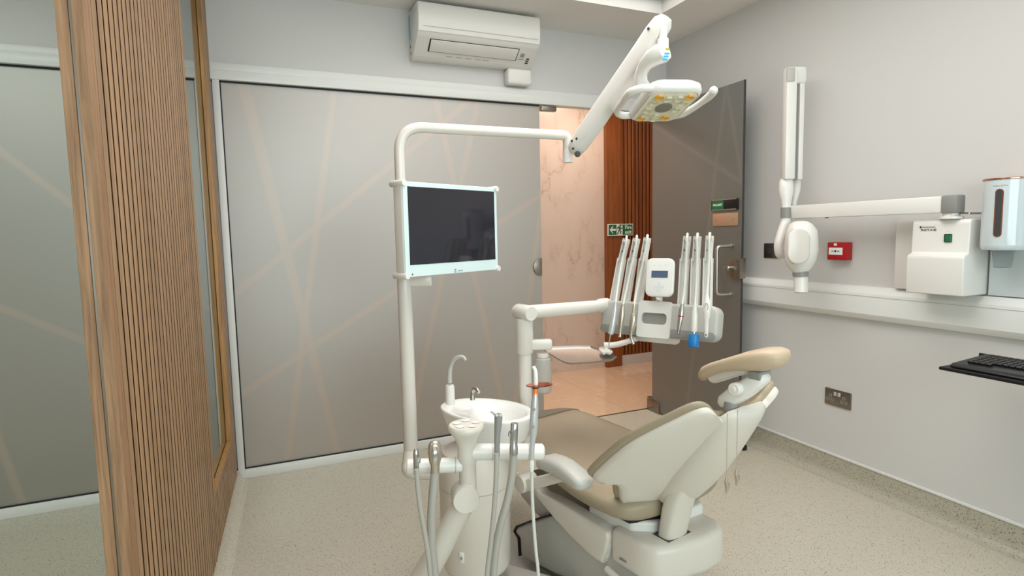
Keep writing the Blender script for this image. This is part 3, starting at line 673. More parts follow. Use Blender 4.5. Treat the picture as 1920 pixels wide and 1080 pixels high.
#PART3
# ================================================================ DENTAL CHAIR
CO = Vector((1.12, 1.60, 0)); CHh = Vector((.2, -.98, 0)).normalized(); CR = Vector((.98, .2, 0)).normalized(); ZZ = Vector((0, 0, 1))
def C(s, t, z): return CO + CHh*s + CR*t + ZZ*z
def cpl(px, py, t_): return onp(px, py, C(0, t_, 0), CR)
chair = thing('dental_chair', 'white and taupe reclined dental chair in the middle of the room', 'dental chair', (CO.x, CO.y, 0))
def cushion(path, n=28, k=5, ex=2.6):
    """path: (s, z_top, half width, thickness, t centre) cross-sections of a soft pad, lofted along the chair"""
    keys = path; out = []
    m = len(keys)
    for i in range(m-1):
        for j in range(k):
            f = j/k; row = []
            for q in range(5):
                p0 = keys[i-1][q] if i else 2*keys[0][q]-keys[1][q]; p1 = keys[i][q]; p2 = keys[i+1][q]; p3 = keys[i+2][q] if i+2 < m else 2*keys[-1][q]-keys[-2][q]
                row.append(.5*((2*p1)+(p2-p0)*f+(2*p0-5*p1+4*p2-p3)*f*f+(3*p1-p0-3*p2+p3)*f**3))
            out.append(row)
    out.append(list(keys[-1])); secs = []
    for s, z, w, th, tc in out:
        sec = []
        for j in range(n):
            a = 2*pi*j/n; ca, sa = cos(a), sin(a)
            x = w*math.copysign(abs(ca)**(2/ex/1.6), ca); y = th/2*math.copysign(abs(sa)**(2/ex), sa)
            if sa > 0: y -= .012*(1-(x/w)**2)*min(1, w/.2)     # slight dish across the top
            sec.append(C(s, tc+x, z - th/2 + y))
        secs.append(sec)
    return rings(secs)
b = cushion([(.235, .515, .10, .04, -.02), (.225, .53, .17, .065, -.02), (.19, .538, .225, .085, -.02), (.12, .54, .25, .09, -.015), (0, .54, .258, .09, -.01), (-.15, .545, .250, .088, .0), (-.28, .552, .226, .082, .016), (-.42, .558, .210, .075, .022), (-.52, .558, .205, .07, .022), (-.62, .54, .20, .065, .02), (-.74, .50, .19, .06, .02), (-.86, .455, .175, .055, 0), (-.92, .43, .13, .04, 0), (-.93, .42, .08, .02, 0)], k=4)
obj('seat_cushion', b, 'leather', chair, ang=60)
b = cushion([(-.535, .562, .212, .084, .022), (-.62, .546, .207, .08, .02), (-.74, .506, .197, .074, .02), (-.86, .461, .182, .068, 0), (-.925, .434, .14, .052, 0), (-.94, .425, .09, .03, 0)], k=4)
obj('foot_sleeve', b, 'foot_sleeve', chair, ang=60, label='clear wrinkled plastic foot cover')
# backrest: a dished shell with a leather pad in front
BA = radians(51); bv = Vector((cos(BA), sin(BA))); bn = Vector((sin(BA), -cos(BA)))   # in (s, z)
S0, Z0, KW = .195, .50, .10
def TC(a): return -.045 - .09*a
def bk(a, t, off=0):
    s = S0 + a*bv.x - bn.x*KW*(t/.27)**2 + off*bn.x; z = Z0 + a*bv.y - bn.y*KW*(t/.27)**2 + off*bn.y
    return C(s, TC(a) + t, z)
# outline half width as a function of height up the back, lower edge of wings stays above the central lobe
def interp(tab, x):
    for (x0, y0), (x1, y1) in zip(tab, tab[1:]):
        if x <= x1: f = max(0, (x-x0)/(x1-x0)); f = f*f*(3-2*f) if False else f; return y0+(y1-y0)*f
    return tab[-1][1]
OUT = [(0,-.045),(.09,-.042),(.13,-.035),(.165,-.02),(.185,.0),(.20,.03),(.215,.065),(.235,.085),(.255,.083),(.272,.07),(.285,.08),(.283,.12),(.272,.2),(.258,.27),(.23,.345),(.20,.41),(.175,.455),(.15,.473),(.125,.462),(.105,.445),(.08,.44),(.04,.444),(0,.446)]
def backsolid(off0, off1, grow, name, m, edge=.012, nsub=10):
    half = [(t + (grow if t > .14 else 0), a - (grow*1.3 if a < .1 else -grow*.4)) for t, a in OUT]
    sm = []
    for i in range(len(half)-1):
        p0 = half[max(i-1, 0)]; p1 = half[i]; p2 = half[i+1]; p3 = half[min(i+2, len(half)-1)]
        for j in range(3):
            f = j/3; sm.append(tuple(.5*((2*p1[q])+(p2[q]-p0[q])*f+(2*p0[q]-5*p1[q]+4*p2[q]-p3[q])*f*f+(3*p1[q]-p0[q]-3*p2[q]+p3[q])*f**3) for q in (0, 1)))
    sm.append(half[-1]); poly = sm + [(-t, a) for t, a in reversed(sm[1:-1])]
    c = (0, .22); bm = bmesh.new(); layers = []
    n = len(poly)
    def ring(sc, off): return [bm.verts.new(bk(c[1]+(a-c[1])*sc, t*sc, off)) for t, a in poly]
    seq = []
    for i in range(nsub+1): sc = .02 + (1-.02)*(i/nsub); seq.append((sc if i < nsub else .985, off1))
    th = off1-off0
    seq += [(.998, off1-th*.22), (1.0, off1-th*.5), (.998, off0+th*.22), (.985, off0)]
    for i in range(nsub-1, -1, -1): seq.append((.02 + (1-.02)*(i/nsub), off0))
    rr = [ring(sc, off) for sc, off in seq]
    for A, B in zip(rr, rr[1:]):
        for j in range(n): bm.faces.new((A[j], A[(j+1) % n], B[(j+1) % n], B[j]))
    bm.faces.new(rr[0]); bm.faces.new(list(reversed(rr[-1]))); bmesh.ops.recalc_face_normals(bm, faces=bm.faces)
    return obj(name, bm, m, chair, ang=60)
backsolid(-.014, .004, .005, 'back_cushion', 'leather')
backsolid(.002, .024, 0, 'back_shell', 'shell_white')
# spine: from the rear of the seat up behind the shell to the headrest
spn = [(.250, .385, .046, .026), (.262, .45, .047, .028), (.272, .50, .048, .030), (.285, .545, .048, .030), (.305, .59, .045, .028), (.33, .63, .04, .02)]
secs = []
pp = [Vector(q[:2]) for q in spn]
for i, (s, z, w, th) in enumerate(spn):
    d = (pp[min(i+1, len(pp)-1)]-pp[max(i-1, 0)]).normalized(); nn = Vector((d.y, -d.x)); sec = []
    for j in range(28):
        a = 2*pi*j/28; ca, sa = cos(a), sin(a); x = w*math.copysign(abs(ca)**.6, ca); y = th*math.copysign(abs(sa)**.6, sa)
        sec.append(C(s+nn.x*y, -.100+x, z+nn.y*y))
    secs.append(sec)
obj('spine', rings(secs), 'shell_white', chair, ang=50)
def rib(t0, bmx=None):      # broad fairing from spine to wings
    pass
secs = []
for i, (a, w, o, tt) in enumerate([(.035, .045, .035, -.035), (.05, .066, .05, -.03), (.10, .078, .058, -.02), (.17, .086, .062, -.02), (.25, .088, .060, -.02), (.33, .086, .052, -.02), (.40, .084, .042, -.02), (.44, .082, .034, -.015), (.465, .074, .026, -.01), (.478, .05, .012, -.005)]):
    sec = []
    for j in range(36):
        ca, sa = cos(2*pi*j/36), sin(2*pi*j/36); x = w*math.copysign(abs(ca)**.75, ca); off = .010 + ((o if sa > 0 else .006)*abs(sa)**.75)*(1 if sa > 0 else -1)
        sec.append(bk(a, tt+x, off))
    secs.append(sec)
obj('spine_fairing', rings(secs), 'shell_white', chair, ang=60)
# rear housing below the seat
pts = [(.11, -.222), (.235, -.222), (.285, -.205), (.315, -.14), (.335, -.04), (.332, .04), (.30, .085), (.11, .10)]
b = prism([C(s, t, .30) for s, t in pts], (0, 0, .115), .024, 4); hs = obj('rear_housing', b, 'shell_white', chair, ang=50)
b = prism([C(s, t, .30) for s, t in [(-.02, -.19), (.17, -.188), (.22, -.13), (.23, .08), (.18, .12), (-.02, .14)]], (0, 0, .145), .01, 2)
obj('seat_frame', b, 'white_plastic', chair, ang=50)
b = prism([C(s, t, .44) for s, t in [(-.02, -.20), (.17, -.195), (.215, -.10), (.215, .05), (.17, .12), (-.02, .14)]], (0, 0, .014)); obj('seat_gap', b, 'black', chair)
b = prism([C(s, t, .4105) for s, t in [(.222, -.150), (.283, -.150), (.283, -.050), (.222, -.050)]], (0, 0, .006)); obj('spine_slot', b, 'dark_grey', hs)
b = text('adec', .016, frame(C(.17, -.2228, .335), CHh, ZZ), .0006, bold=.0004); obj('lettering', b, 'mid_grey', hs)
# side cover (left link) below the cushion
poly = [cpl(x, y, -.235) for x, y in [(996, 905), (1012, 926), (1035, 936), (1060, 950), (1090, 968), (1118, 985), (1137, 1000), (1139, 1012), (1133, 1040), (1127, 1056), (1117, 1051), (1100, 1037), (1070, 1008), (1040, 975), (1015, 945), (1000, 928)]]
obj('side_cover', prism(poly, CR*.05, .008, 3), 'shell_white', chair, ang=40)
poly = [cpl(x, y, -.222) for x, y in [(1133, 1006), (1139, 1008), (1143, 1022), (1137, 1045), (1129, 1058), (1122, 1052), (1131, 1030)]]
obj('hinge_cover', prism(poly, CR*.045, .006, 2), 'white_plastic', chair, ang=40)
poly = [cpl(x, y, -.18) for x, y in [(968, 890), (1000, 925), (1130, 1000), (1130, 1030), (1090, 1040), (1000, 960), (975, 930)]]
obj('lift_link', prism(poly, CR*.30, .01, 2), 'grey_plastic', chair, ang=40)
# base cover and floor plate
bt = -.20
poly = [cpl(x, y, bt) for x, y in [(962, 997), (968, 987), (985, 980), (1030, 966), (1075, 985), (1135, 1030), (1200, 1065), (1215, 1130), (1120, 1110), (1040, 1078), (975, 1045), (973, 1010)]]
obj('base_cover', prism(poly, CR*.34, .016, 3), 'grey_plastic', chair, ang=40)
poly = [cpl(x, y, bt-.002) for x, y in [(962, 996), (967, 986), (985, 979), (1030, 964.5), (1030, 967), (985, 981.5), (968, 989), (964, 997), (972, 1009), (974, 1043), (972, 1043), (970, 1010)]]
obj('gasket', prism(poly, CR*.34), 'gasket', chair)
obj('base_column', prism([C(s, t, .0) for s, t in [(-.36, -.15), (.12, -.15), (.12, .13), (-.36, .13)]], (0, 0, .12), .01), 'mid_grey', chair)
b = prism([C(s, t, .0) for s, t in [(-.62, -.24), (-.2, -.30), (.30, -.26), (.48, -.16), (.48, .16), (.30, .26), (-.62, .24)]], (0, 0, .035), .01, 2); obj('floor_plate', b, 'grey_plastic', chair)
b = lathe([(0, 0), (.045, 0), (.055, .006), (.056, .014), (.045, .024), (0, .026)], 32, C(.22, -.245, .262), (0, 0, 1), 1.0, .8); merge(b, tube([C(.10, -.22, .27), C(.19, -.24, .272)], .011)); obj('foot_control_cap', b, 'white_plastic', chair)
b = lathe([(0, 0), (.03, 0), (.034, .01), (.03, .03), (0, .032)], 28, C(.36, -.04, .165)); box((-.05, -.07, 0), (.05, .07, .03), .008, 2, bm=b, M=Matrix.Translation(C(.36, .04, .15))); obj('rear_caster', b, 'mid_grey', chair)
# left armrest
at_ = -.335
def arm(px, py, tt=at_): return cpl(px, py, tt)
secs = []
spec = [(1016, 866, 6), (1022, 866, 13), (1034, 867, 17), (1048, 872, 18), (1062, 880, 19), (1076, 891, 18), (1088, 900, 16), (1097, 907, 12), (1102, 911, 7)]
for i, (x, y, hh) in enumerate(spec):
    c = arm(x, y); a2 = arm(*spec[min(i+1, len(spec)-1)][:2]); a1 = arm(*spec[max(i-1, 0)][:2]); d = (a2-a1).normalized(); up = (ZZ - d*d.z).normalized(); sd = CR
    hz = hh/FPX*1.75*.92; hw = min(.036, hz*1.9)
    secs.append([c + sd*hw*math.copysign(abs(cos(2*pi*j/24))**.7, cos(2*pi*j/24)) + up*hz*math.copysign(abs(sin(2*pi*j/24))**.7, sin(2*pi*j/24)) for j in range(24)])
obj('armrest', rings(secs), 'grey_plastic', chair, ang=60, label='pale grey left armrest')
poly = [arm(x, y, at_+.01) for x, y in [(976, 902), (1000, 896), (1030, 890), (1060, 893), (1072, 902), (1050, 905), (1010, 916), (980, 925)]]
obj('armrest_beam', prism(poly, CR*.045, .006, 2), 'shell_white', chair, ang=40)
b = lathe([(0, 0), (.030, 0), (.032, .006), (.032, .06), (0, .066)], 28, arm(973, 908, at_+.0), CR); obj('armrest_pivot', b, 'shell_white', chair)
# headrest
HT = -.125
def hp(px, py, tt): return cpl(px, py, tt)
hb = tube([hp(1373, 780, HT-.01), hp(1371, 766, HT-.01), hp(1371, 752, HT-.01)], [.018, .020, .018], 20); obj('headrest_post', hb, 'mid_grey', chair)
LN = [(1360, 758), (1382, 741), (1405, 727), (1424, 713)]
secs = []
hspec = [(1355, 756, 8, .030), (1361, 752, 15, .040), (1378, 742, 18, .044), (1398, 729, 18, .044), (1416, 717, 16, .042), (1431, 708, 12, .038), (1437, 705, 5, .026)]
for i, (x, y, hh, hw) in enumerate(hspec):
    c = hp(x, y, HT); a2 = hp(*hspec[min(i+1, 6)][:2], HT); a1 = hp(*hspec[max(i-1, 0)][:2], HT); d = (a2-a1).normalized(); up = (ZZ-d*d.z).normalized()
    hz = hh*1.5/FPX*.9
    secs.append([c + CR*hw*.6*math.copysign(abs(cos(2*pi*j/24))**.55, cos(2*pi*j/24)) + up*hz*math.copysign(abs(sin(2*pi*j/24))**.55, sin(2*pi*j/24)) for j in range(24)])
hk = obj('headrest_bracket', rings(secs), 'white_plastic', chair, ang=50)
cc = hp(1375, 730, HT-.045); b = lathe([(0, 0), (.0145, 0), (.0155, .003), (.0155, .02), (0, .022)], 28, cc, CR); lathe([(0, -.002), (.006, -.002), (.007, .0), (0, .002)], 20, cc, CR, bm=b); obj('knob', b, 'white_plastic', hk)
b = cbox((0, 0, 0), (.032, .05, .02), .003, 2, M=frame(hp(1424, 702, HT), CHh, CR)); obj('pad_mount', b, 'mid_grey', hk)
# headrest pad: thin curled edge toward the neck, thick at the crown
HB = [(1319, 706, 6), (1322, 702, 12), (1330, 696, 14), (1345, 690, 13.5), (1365, 684, 13), (1388, 679, 15), (1410, 676, 19), (1432, 674, 21), (1450, 672, 19), (1464, 671, 14.5), (1472, 671, 8)]
secs = []
wtab = [.05, .08, .105, .12, .125, .125, .125, .12, .11, .09, .05]
for i, (x, y, hh) in enumerate(HB):
    c = hp(x+2, y, HT); hz = hh*1.5/FPX
    sec = []
    for j in range(32):
        a = 2*pi*j/32; xx = wtab[i]*math.copysign(abs(cos(a))**.8, cos(a)); zz = hz*math.copysign(abs(sin(a))**.85, sin(a))
        sec.append(c + CR*xx*.42 + ZZ*(zz + .03*(xx/.12)**2*.25))
    secs.append(sec)
obj('headrest_pad', rings(secs), 'headrest_leather', chair, ang=70)
poly = [hp(x, y, HT-.02) for x, y in [(1326, 706), (1334, 700), (1350, 694), (1372, 690), (1400, 690), (1422, 694), (1400, 701), (1370, 710), (1345, 718), (1336, 719), (1328, 714)]]
obj('pad_shell', prism(catpoly(poly, 3), CR*.012, .003, 1), 'shell_white', chair, ang=40)
# bib chains
for nm, (xa, ya), (xb, yb), lab in (('l', (1364, 776), (1359, 893), 'thin ball bib chain with metal clip hanging nearer the chair back'), ('r', (1383, 768), (1379, 878), 'thin ball bib chain with metal clip hanging on the wall side of the chair')):
    a = cpl(xa, ya, -.215 if nm == 'l' else -.195); e_ = Vector((a.x, a.y, a.z - (yb-ya)*1.5/FPX)); t = thing('bib_chain', lab, 'bib chain', e_ - Vector((0, 0, .03)))
    b = bmesh.new(); n = 44
    for i in range(n):
        p = a.lerp(e_, i/(n-1)); bmesh.ops.create_icosphere(b, subdivisions=1, radius=.0017, matrix=Matrix.Translation(p))
    obj('chain', b, 'clip_metal', t, ang=80)
    b = tube([e_ + Vector((0, 0, .006)), e_ - Vector((0, 0, .012)), e_ - Vector((-.003, 0, .022)), e_ - Vector((0, 0, .040))], [.002, .005, .006, .0015], 10, 3); merge(b, tube([e_ - Vector((.006, 0, .006)), e_ - Vector((-.008, 0, .016))], [.002, .003], 8)); obj('clip', b, 'clip_metal', t)

# ================================================================ CUSPIDOR UNIT
DC = 1.95
cc = P(891, 940, DC); cx, cy = cc.x, cc.y
t = thing('cuspidor_unit', 'white cuspidor column with egg-shaped spittoon bowl beside the chair', 'cuspidor', (cx, cy, .14)); cusp = t
zb = P(900, 1068, DC).z; z1 = P(891, 900, DC).z; z2 = P(891, 860, DC).z
rc = .118
b = lathe([(0, zb), (rc-.03, zb), (rc-.008, zb+.012), (rc, zb+.03), (rc+.002, z1-.004), (rc-.004, z1), (0, z1)], 56, (cx, cy, 0)); body = obj('column', b, 'shell_white', t, ang=40)
b = lathe([(0, z1-.003), (rc-.002, z1-.003), (rc-.002, z1), (0, z1)], 48, (cx, cy, 0)); obj('seam', b, 'dark_grey', t)
b = lathe([(0, z1), (rc+.002, z1), (rc, z2), (rc-.012, z2+.04), (rc-.05, z2+.06), (0, z2+.06)], 56, (cx, cy, 0)); obj('upper_column', b, 'shell_white', t, ang=40)
for px, py in ((841, 908), (848, 1043)):
    lz = P(px, py, DC-.09).z; ta = math.atan2(-1.0, -.12) - .62; lq = Vector((cx+(rc+.002)*cos(ta), cy+(rc+.002)*sin(ta), lz)); nn_ = Vector((cos(ta), sin(ta), 0))
    la_ = obj('latch', cbox((0, 0, 0), (.016, .036, .005), .002, 2, M=frame(lq, ZZ.cross(nn_), ZZ)), 'white_plastic', t); obj('latch_pin', cbox((0, 0, .002), (.006, .010, .006), .001, 1, M=frame(lq, ZZ.cross(nn_), ZZ)), 'mid_grey', la_)
# bowl: egg outlines at several heights
rightv = RC.col[0].copy(); rightv.z = 0; rightv.normalize(); fwd = Vector((-rightv.y, rightv.x, 0))
bc = P(911, 768, 1.93); zr = bc.z; ea = (rightv*.90 - fwd*.43).normalized(); eb = Vector((-ea.y, ea.x, 0))
def egg(scale, z, dx=0, n=48, sh=0):
    out = []
    for j in range(n):
        a = 2*pi*j/n; x = cos(a); y = sin(a)
        X = .168*x*scale + dx + sh; Y = (.116 + .010*x)*y*scale
        q = ea*X + eb*Y; out.append(Vector((bc.x+q.x, bc.y+q.y, z - .004*x*scale)))
    return out
def ring_h(dx, R1, R2, z, n=48):     # inner hollow, shifted towards the right
    out = []
    for j in range(n):
        a = 2*pi*j/n; q = ea*(dx+R1*cos(a)) + eb*(.0+R2*sin(a)); out.append(Vector((bc.x+q.x, bc.y+q.y, z)))
    return out
secs = [ring_h(-.04, .05, .05, z2+.03), ring_h(-.04, .085, .08, z2+.04), egg(.70, zr-.105, .01), egg(.86, zr-.075, .006), egg(.96, zr-.022), egg(1, zr-.006), egg(.995, zr+.001), egg(.96, zr+.004), egg(.90, zr+.001), 
        ring_h(.045, .098, .084, zr-.006), ring_h(.045, .088, .074, zr-.022), ring_h(.042, .060, .046, zr-.045), ring_h(.042, .030, .024, zr-.058), ring_h(.042, .008, .007, zr-.062)]
bowl = obj('bowl', rings(secs), 'ceramic', t, ang=70)
b = lathe([(0, 0), (.012, 0), (.012, .002), (0, .003)], 20, (Vector((bc.x, bc.y, zr-.0625)) + rightv*.042)); obj('drain', b, 'chrome', bowl)
sp = P(888, 751, 1.93)
b = tube([P(886, 750, 1.93), P(886, 735, 1.93), P(889, 729, 1.92), P(894, 730, 1.91), P(898, 736, 1.90)], [.0085, .008, .007, .0062, .0058], 18, 5); obj('bowl_rinse_spout', b, 'steel', t)
b = lathe([(0, 0), (.016, 0), (.016, .08), (.0135, .088), (0, .088)], 24, P(844, 742, 1.99) - Vector((0, 0, .05))); obj('cup_filler_base', b, 'white_plastic', t)
b = tube([P(843, 718, 1.99), P(843, 704, 1.99), P(845, 688, 1.99), P(851, 675, 1.98), P(861, 669, 1.97), P(869, 670, 1.965), P(873, 676, 1.96)], [.0085, .008, .0075, .007, .0065, .006, .0055], 18, 5); obj('cup_filler_spout', b, 'grey_plastic', t)
SZ = .15; b = prism([onp(x, y, (0, 0, SZ), (0, 0, 1)) for x, y in [(925, 1050), (952, 1056), (1085, 1092), (1085, 1140), (925, 1140)]], (0, 0, -.05), .008, 2); obj('support_arm', b, 'shell_white', t)
b = tube([(cx, cy, 0), (cx, cy, zb+.02)], .07); obj('pedestal', b, 'mid_grey', t)

# ================================================================ LIGHT POLE, SPRING ARM, LAMP HEAD
DP = 1.95
t = thing('operating_light', 'white dental operating light on a curved pole beside the spittoon', 'operating light', P(768, 880, DP)); lamp = t
pt = P(757, 335, DP); pb = P(765, 870, DP); vx, vy = (pt.x+pb.x)/2, (pt.y+pb.y)/2
def atz(z): return Vector((vx, vy, z))
zj = P(757, 345, DP).z; zc = P(757, 243, DP).z; zbot = P(765, 872, DP).z
b = tube([atz(zbot)] + [atz(zj)], .0245, 28); obj('lower_pole', b, 'warm_white', t)
El = P(1064, 254, 2.10)
side = Vector((El.x-vx, El.y-vy, El.z-zc)); 
curve = [atz(zj-.02)] + bend(atz(zj-.02), atz(zc), El, .085, 12) + bend(atz(zc), El, El-Vector((0, 0, .07)), .022, 8) + [El-Vector((0, 0, .065))]
obj('upper_pole', tube(curve, .0175, 24), 'warm_white', t, ang=50)
elb = P(765, 884, DP); b = tube([atz(zbot+.03)] + bend(atz(zbot), (elb.x, elb.y, elb.z), (cx, cy, elb.z-.005), .02, 8) + [Vector((elb.x, elb.y, elb.z-.005)).lerp(Vector((cx, cy, elb.z-.005)), 1-(rc+.002)/math.hypot(elb.x-cx, elb.y-cy))], .0255, 24); obj('pole_elbow', b, 'warm_white', t, ang=60)
J = El - Vector((0, 0, .08)); b = tube([El-Vector((0, 0, .05)), El-Vector((0, 0, .098))], .0185, 24); obj('swivel', b, 'white_plastic', t)
# spring arm
a0 = P(1079, 280, 2.06); a1 = P(1243, 42, 1.76)
d = (a1-a0).normalized(); sd = d.cross(Vector((0, 0, 1))).normalized(); up = sd.cross(d).normalized()
secs = []
for f, w, hh in ((-.03, .018, .014), (-.01, .026, .022), (.05, .030, .028), (.2, .030, .031), (.8, .028, .030), (.93, .028, .031), (1.0, .027, .026), (1.035, .018, .014)):
    c = a0.lerp(a1, f); secs.append([c + sd*w*math.copysign(abs(cos(2*pi*j/24))**.5, cos(2*pi*j/24)) + up*hh*math.copysign(abs(sin(2*pi*j/24))**.5, sin(2*pi*j/24)) for j in range(24)])
obj('spring_arm', rings(secs), 'white_plastic', t, ang=40)
sdv = sd if sd.dot(EYE-a0) > 0 else -sd
for f, o in ((.02, -.012), (.05, .012), (.09, .0), (.93, .01)): obj('screw', lathe([(0, 0), (.0045, 0), (.0045, .002), (0, .002)], 10, a0.lerp(a1, f)+up*o + sdv*.0292, sdv), 'dark_grey', t)
b = lathe([(0, 0), (.011, 0), (.011, .006), (0, .007)], 18, P(1083, 289, 2.03), (EYE-a0)); obj('joint_cap', b, 'dark_grey', t)
st0 = P(1243, 56, 1.75); st1 = P(1240, 92, 1.75)
obj('stem', tube([(st0.x, st0.y, st0.z+.01), (st0.x, st0.y, st1.z)], .0125, 20), 'white_plastic', t)
b = lathe([(0, 0), (.0175, 0), (.0175, .03), (.013, .034), (0, .034)], 24, (st0.x, st0.y, st1.z)); obj('stem_collar', b, 'white_plastic', t)
kb = P(1240, 103, 1.74)
# swept yoke from the collar back to the head
secs = []
ysp = [(1247, 96, 1.71, 14, 14), (1240, 100, 1.72, 17, 16), (1226, 108, 1.74, 15, 15), (1212, 120, 1.77, 12, 13), (1203, 134, 1.80, 11, 12), (1200, 150, 1.82, 12, 12), (1204, 166, 1.83, 16, 12)]
for i, (x, y, dd, rw, rh) in enumerate(ysp):
    c = P(x, y, dd); k = dd/FPX; secs.append(None)
    a = P(*ysp[max(i-1, 0)][:3]); e = P(*ysp[min(i+1, len(ysp)-1)][:3]); tn = (e-a).normalized(); u = tn.cross(RC.col[2]).normalized(); v = tn.cross(u)
    secs[-1] = [c + u*rw*k*math.copysign(abs(cos(2*pi*j/20))**.6, cos(2*pi*j/20)) + v*rh*k*1.3*math.copysign(abs(sin(2*pi*j/20))**.6, sin(2*pi*j/20)) for j in range(20)]
yk = obj('yoke', rings(secs), 'white_plastic', t, ang=50)
# head: local frame w (across), l (away, tilted down), n (down)
hc = P(1245, 197, 1.84); w_ = (rightv*.99 + fwd*.12).normalized(); l_ = (fwd*.965 - rightv*.10 - Vector((0, 0, 1))*.20).normalized(); HM = frame(hc, w_, l_)   # z = w x l  = up
def secrect(z, sw, sl, rr, k=6): return [HM @ Vector((x, y, z)) for x, y in rrect(sw, sl, rr, k)]
secs = [secrect(-.004, .150, .215, .035), secrect(-.008, .158, .222, .038), secrect(-.004, .168, .235, .042), secrect(.006, .176, .245, .045), secrect(.022, .174, .24, .045), secrect(.034, .15, .21, .04), secrect(.040, .09, .13, .03)]
hd_ = obj('lamp_head', rings(secs), 'white_plastic', t, ang=40)
b = rings([secrect(-.0045, .150, .214, .034), secrect(-.0075, .150, .214, .034)]); obj('reflector_plate', b, 'led_lens', hd_)
b = rings([secrect(-.020, .146, .208, .034), secrect(-.0215, .140, .200, .034)]); 
cells = [(-.045, -.075, 1), (-.012, -.062, 0), (.022, -.066, 0), (.052, -.078, 1), (-.048, -.035, 0), (.048, -.035, 0), (-.05, .02, 0), (.044, .012, 0), (-.045, .055, 0), (-.048, .084, 1), (-.004, .068, 0), (.032, .078, 1), (.0, .088, 0)]
for x, y, wm in cells:
    b2 = rings([[HM @ Vector((x + r_*cos(pi/3*j), y + r_*1.15*sin(pi/3*j), z)) for j in range(6)] for r_, z in ((.0145, -.0072), (.0145, -.014), (.008, -.010))])
    obj('led_cell', b2, 'warm_led' if wm else 'glass_cell', hd_, label='amber led cell' if wm else None, flat=True)
b2 = lathe([(0, 0), (.026, 0), (.026, .004), (0, .004)], 30, HM @ Vector((-.002, 0, -.008)), -HM.col[2].to_3d(), 1, 1.2); obj('centre_disc', b2, 'mid_grey', hd_)
obj('cover', rings([secrect(-.018, .152, .216, .034), secrect(-.019, .152, .216, .034)]), 'light_cover', hd_)
for sgn in (-1, 1):
    xo = .076*sgn; L_ = [(xo, -.10), (xo+sgn*.030, -.098), (xo+sgn*.058, -.07), (xo+sgn*.062, 0), (xo+sgn*.058, .07), (xo+sgn*.03, .10), (xo, .10)]
    if sgn > 0: L_ = [(xo+.046, -.092), (xo+.052, -.084), (xo+.054, -.05), (xo+.048, .0), (xo+.038, .05), (xo+.022, .088), (xo-.01, .108)]
    pts = [HM @ Vector((x, y, .008)) for x, y in L_]
    if sgn > 0: pts = [pts[0] + (pts[0]-pts[1]).normalized()*.007] + pts
    hn = obj('handle', tube(pts, ([.005] if sgn > 0 else []) + [.012, .0125, .013, .0105, .011, .012, .011], 18, 6), 'white_plastic', hd_, ang=60)
# stickers on the yoke
b = bmesh.new(); fn = (EYE - P(1248, 98, 1.69)).normalized(); SM = frame(P(1250, 98, 1.672), RC.col[0], RC.col[1])
for i in range(3): obj('blue_sticker', cbox((-.003*i+.001, -.004-.0085*i, 0), (.015, .006, .0006), M=SM), 'sticker_blue', yk); obj('yellow_sticker', cbox((.003, .009, 0), (.012, .006, .0006), M=SM), 'yellow', yk)

# ================================================================ MONITOR
ml, mr = P(756, 432, 1.78), P(932, 432, 2.11)
u = Vector((mr.x-ml.x, mr.y-ml.y, 0)); MW = u.length; u.normalize(); mc = (ml+mr)/2; mc.z = P(757, 431, 1.78).z
MM = frame(mc, u, (0, 0, 1)); MH = .302
t = thing('computer_monitor', 'white-framed computer monitor with dark blank screen on the light pole', 'monitor', mc - Vector((0, 0, MH/2)))
obj('housing', cbox((0, 0, -.022), (MW, MH, .044), .006, 3, M=MM), 'white_plastic', t)
obj('bezel', cbox((0, 0, .001), (MW-.004, MH-.004, .003), .001, 1, M=MM), 'bezel', t)
obj('screen', cbox((.002, .012, .0028), (MW-.036, MH-.056, .0012), M=MM), 'screen', t)
for x in (-1, 1):
    for y in (-1, 1): obj('corner_knob', lathe([(0, 0), (.0095, 0), (.0105, .002), (.0105, .062), (.009, .066), (0, .066)], 24, MM @ Vector((x*(MW/2-.004), y*(MH/2-.006), -.056)), MM.col[2].to_3d()), 'white_plastic', t)
b = cbox((-.002, -.1405, .003), (.007, .011, .0008), M=MM); b2 = cbox((-.002, -.1405, .0036), (.004, .007, .0008), M=MM)
obj('logo_frame', b, 'dark_print', t); obj('logo_centre', b2, 'bezel', t); b = text('neovo', .010, MM @ Matrix.Translation((.022, -.1405, .0028)), .0004); 
obj('lettering', b, 'grey_print', t); b = cbox((-.19, -.1405, .003), (.007, .0015, .0006), M=MM); cbox((-.19, -.1405, .003), (.0015, .007, .0006), bm=b, M=MM); obj('adjust_mark', b, 'dark_print', t)
bq = P(790, 521, 1.93); b = box((-.045, .0, -.03), (.035, .035, .012), .008, 3, M=frame(bq, rightv, fwd)); obj('mount_bracket', b, 'warm_white', lamp)
b = box((-.03, -.06, -.064), (.03, .06, -.0442), .006, 2, M=MM @ Matrix.Translation((-.12, -.03, 0))); obj('mount_plate', b, 'warm_white', t)

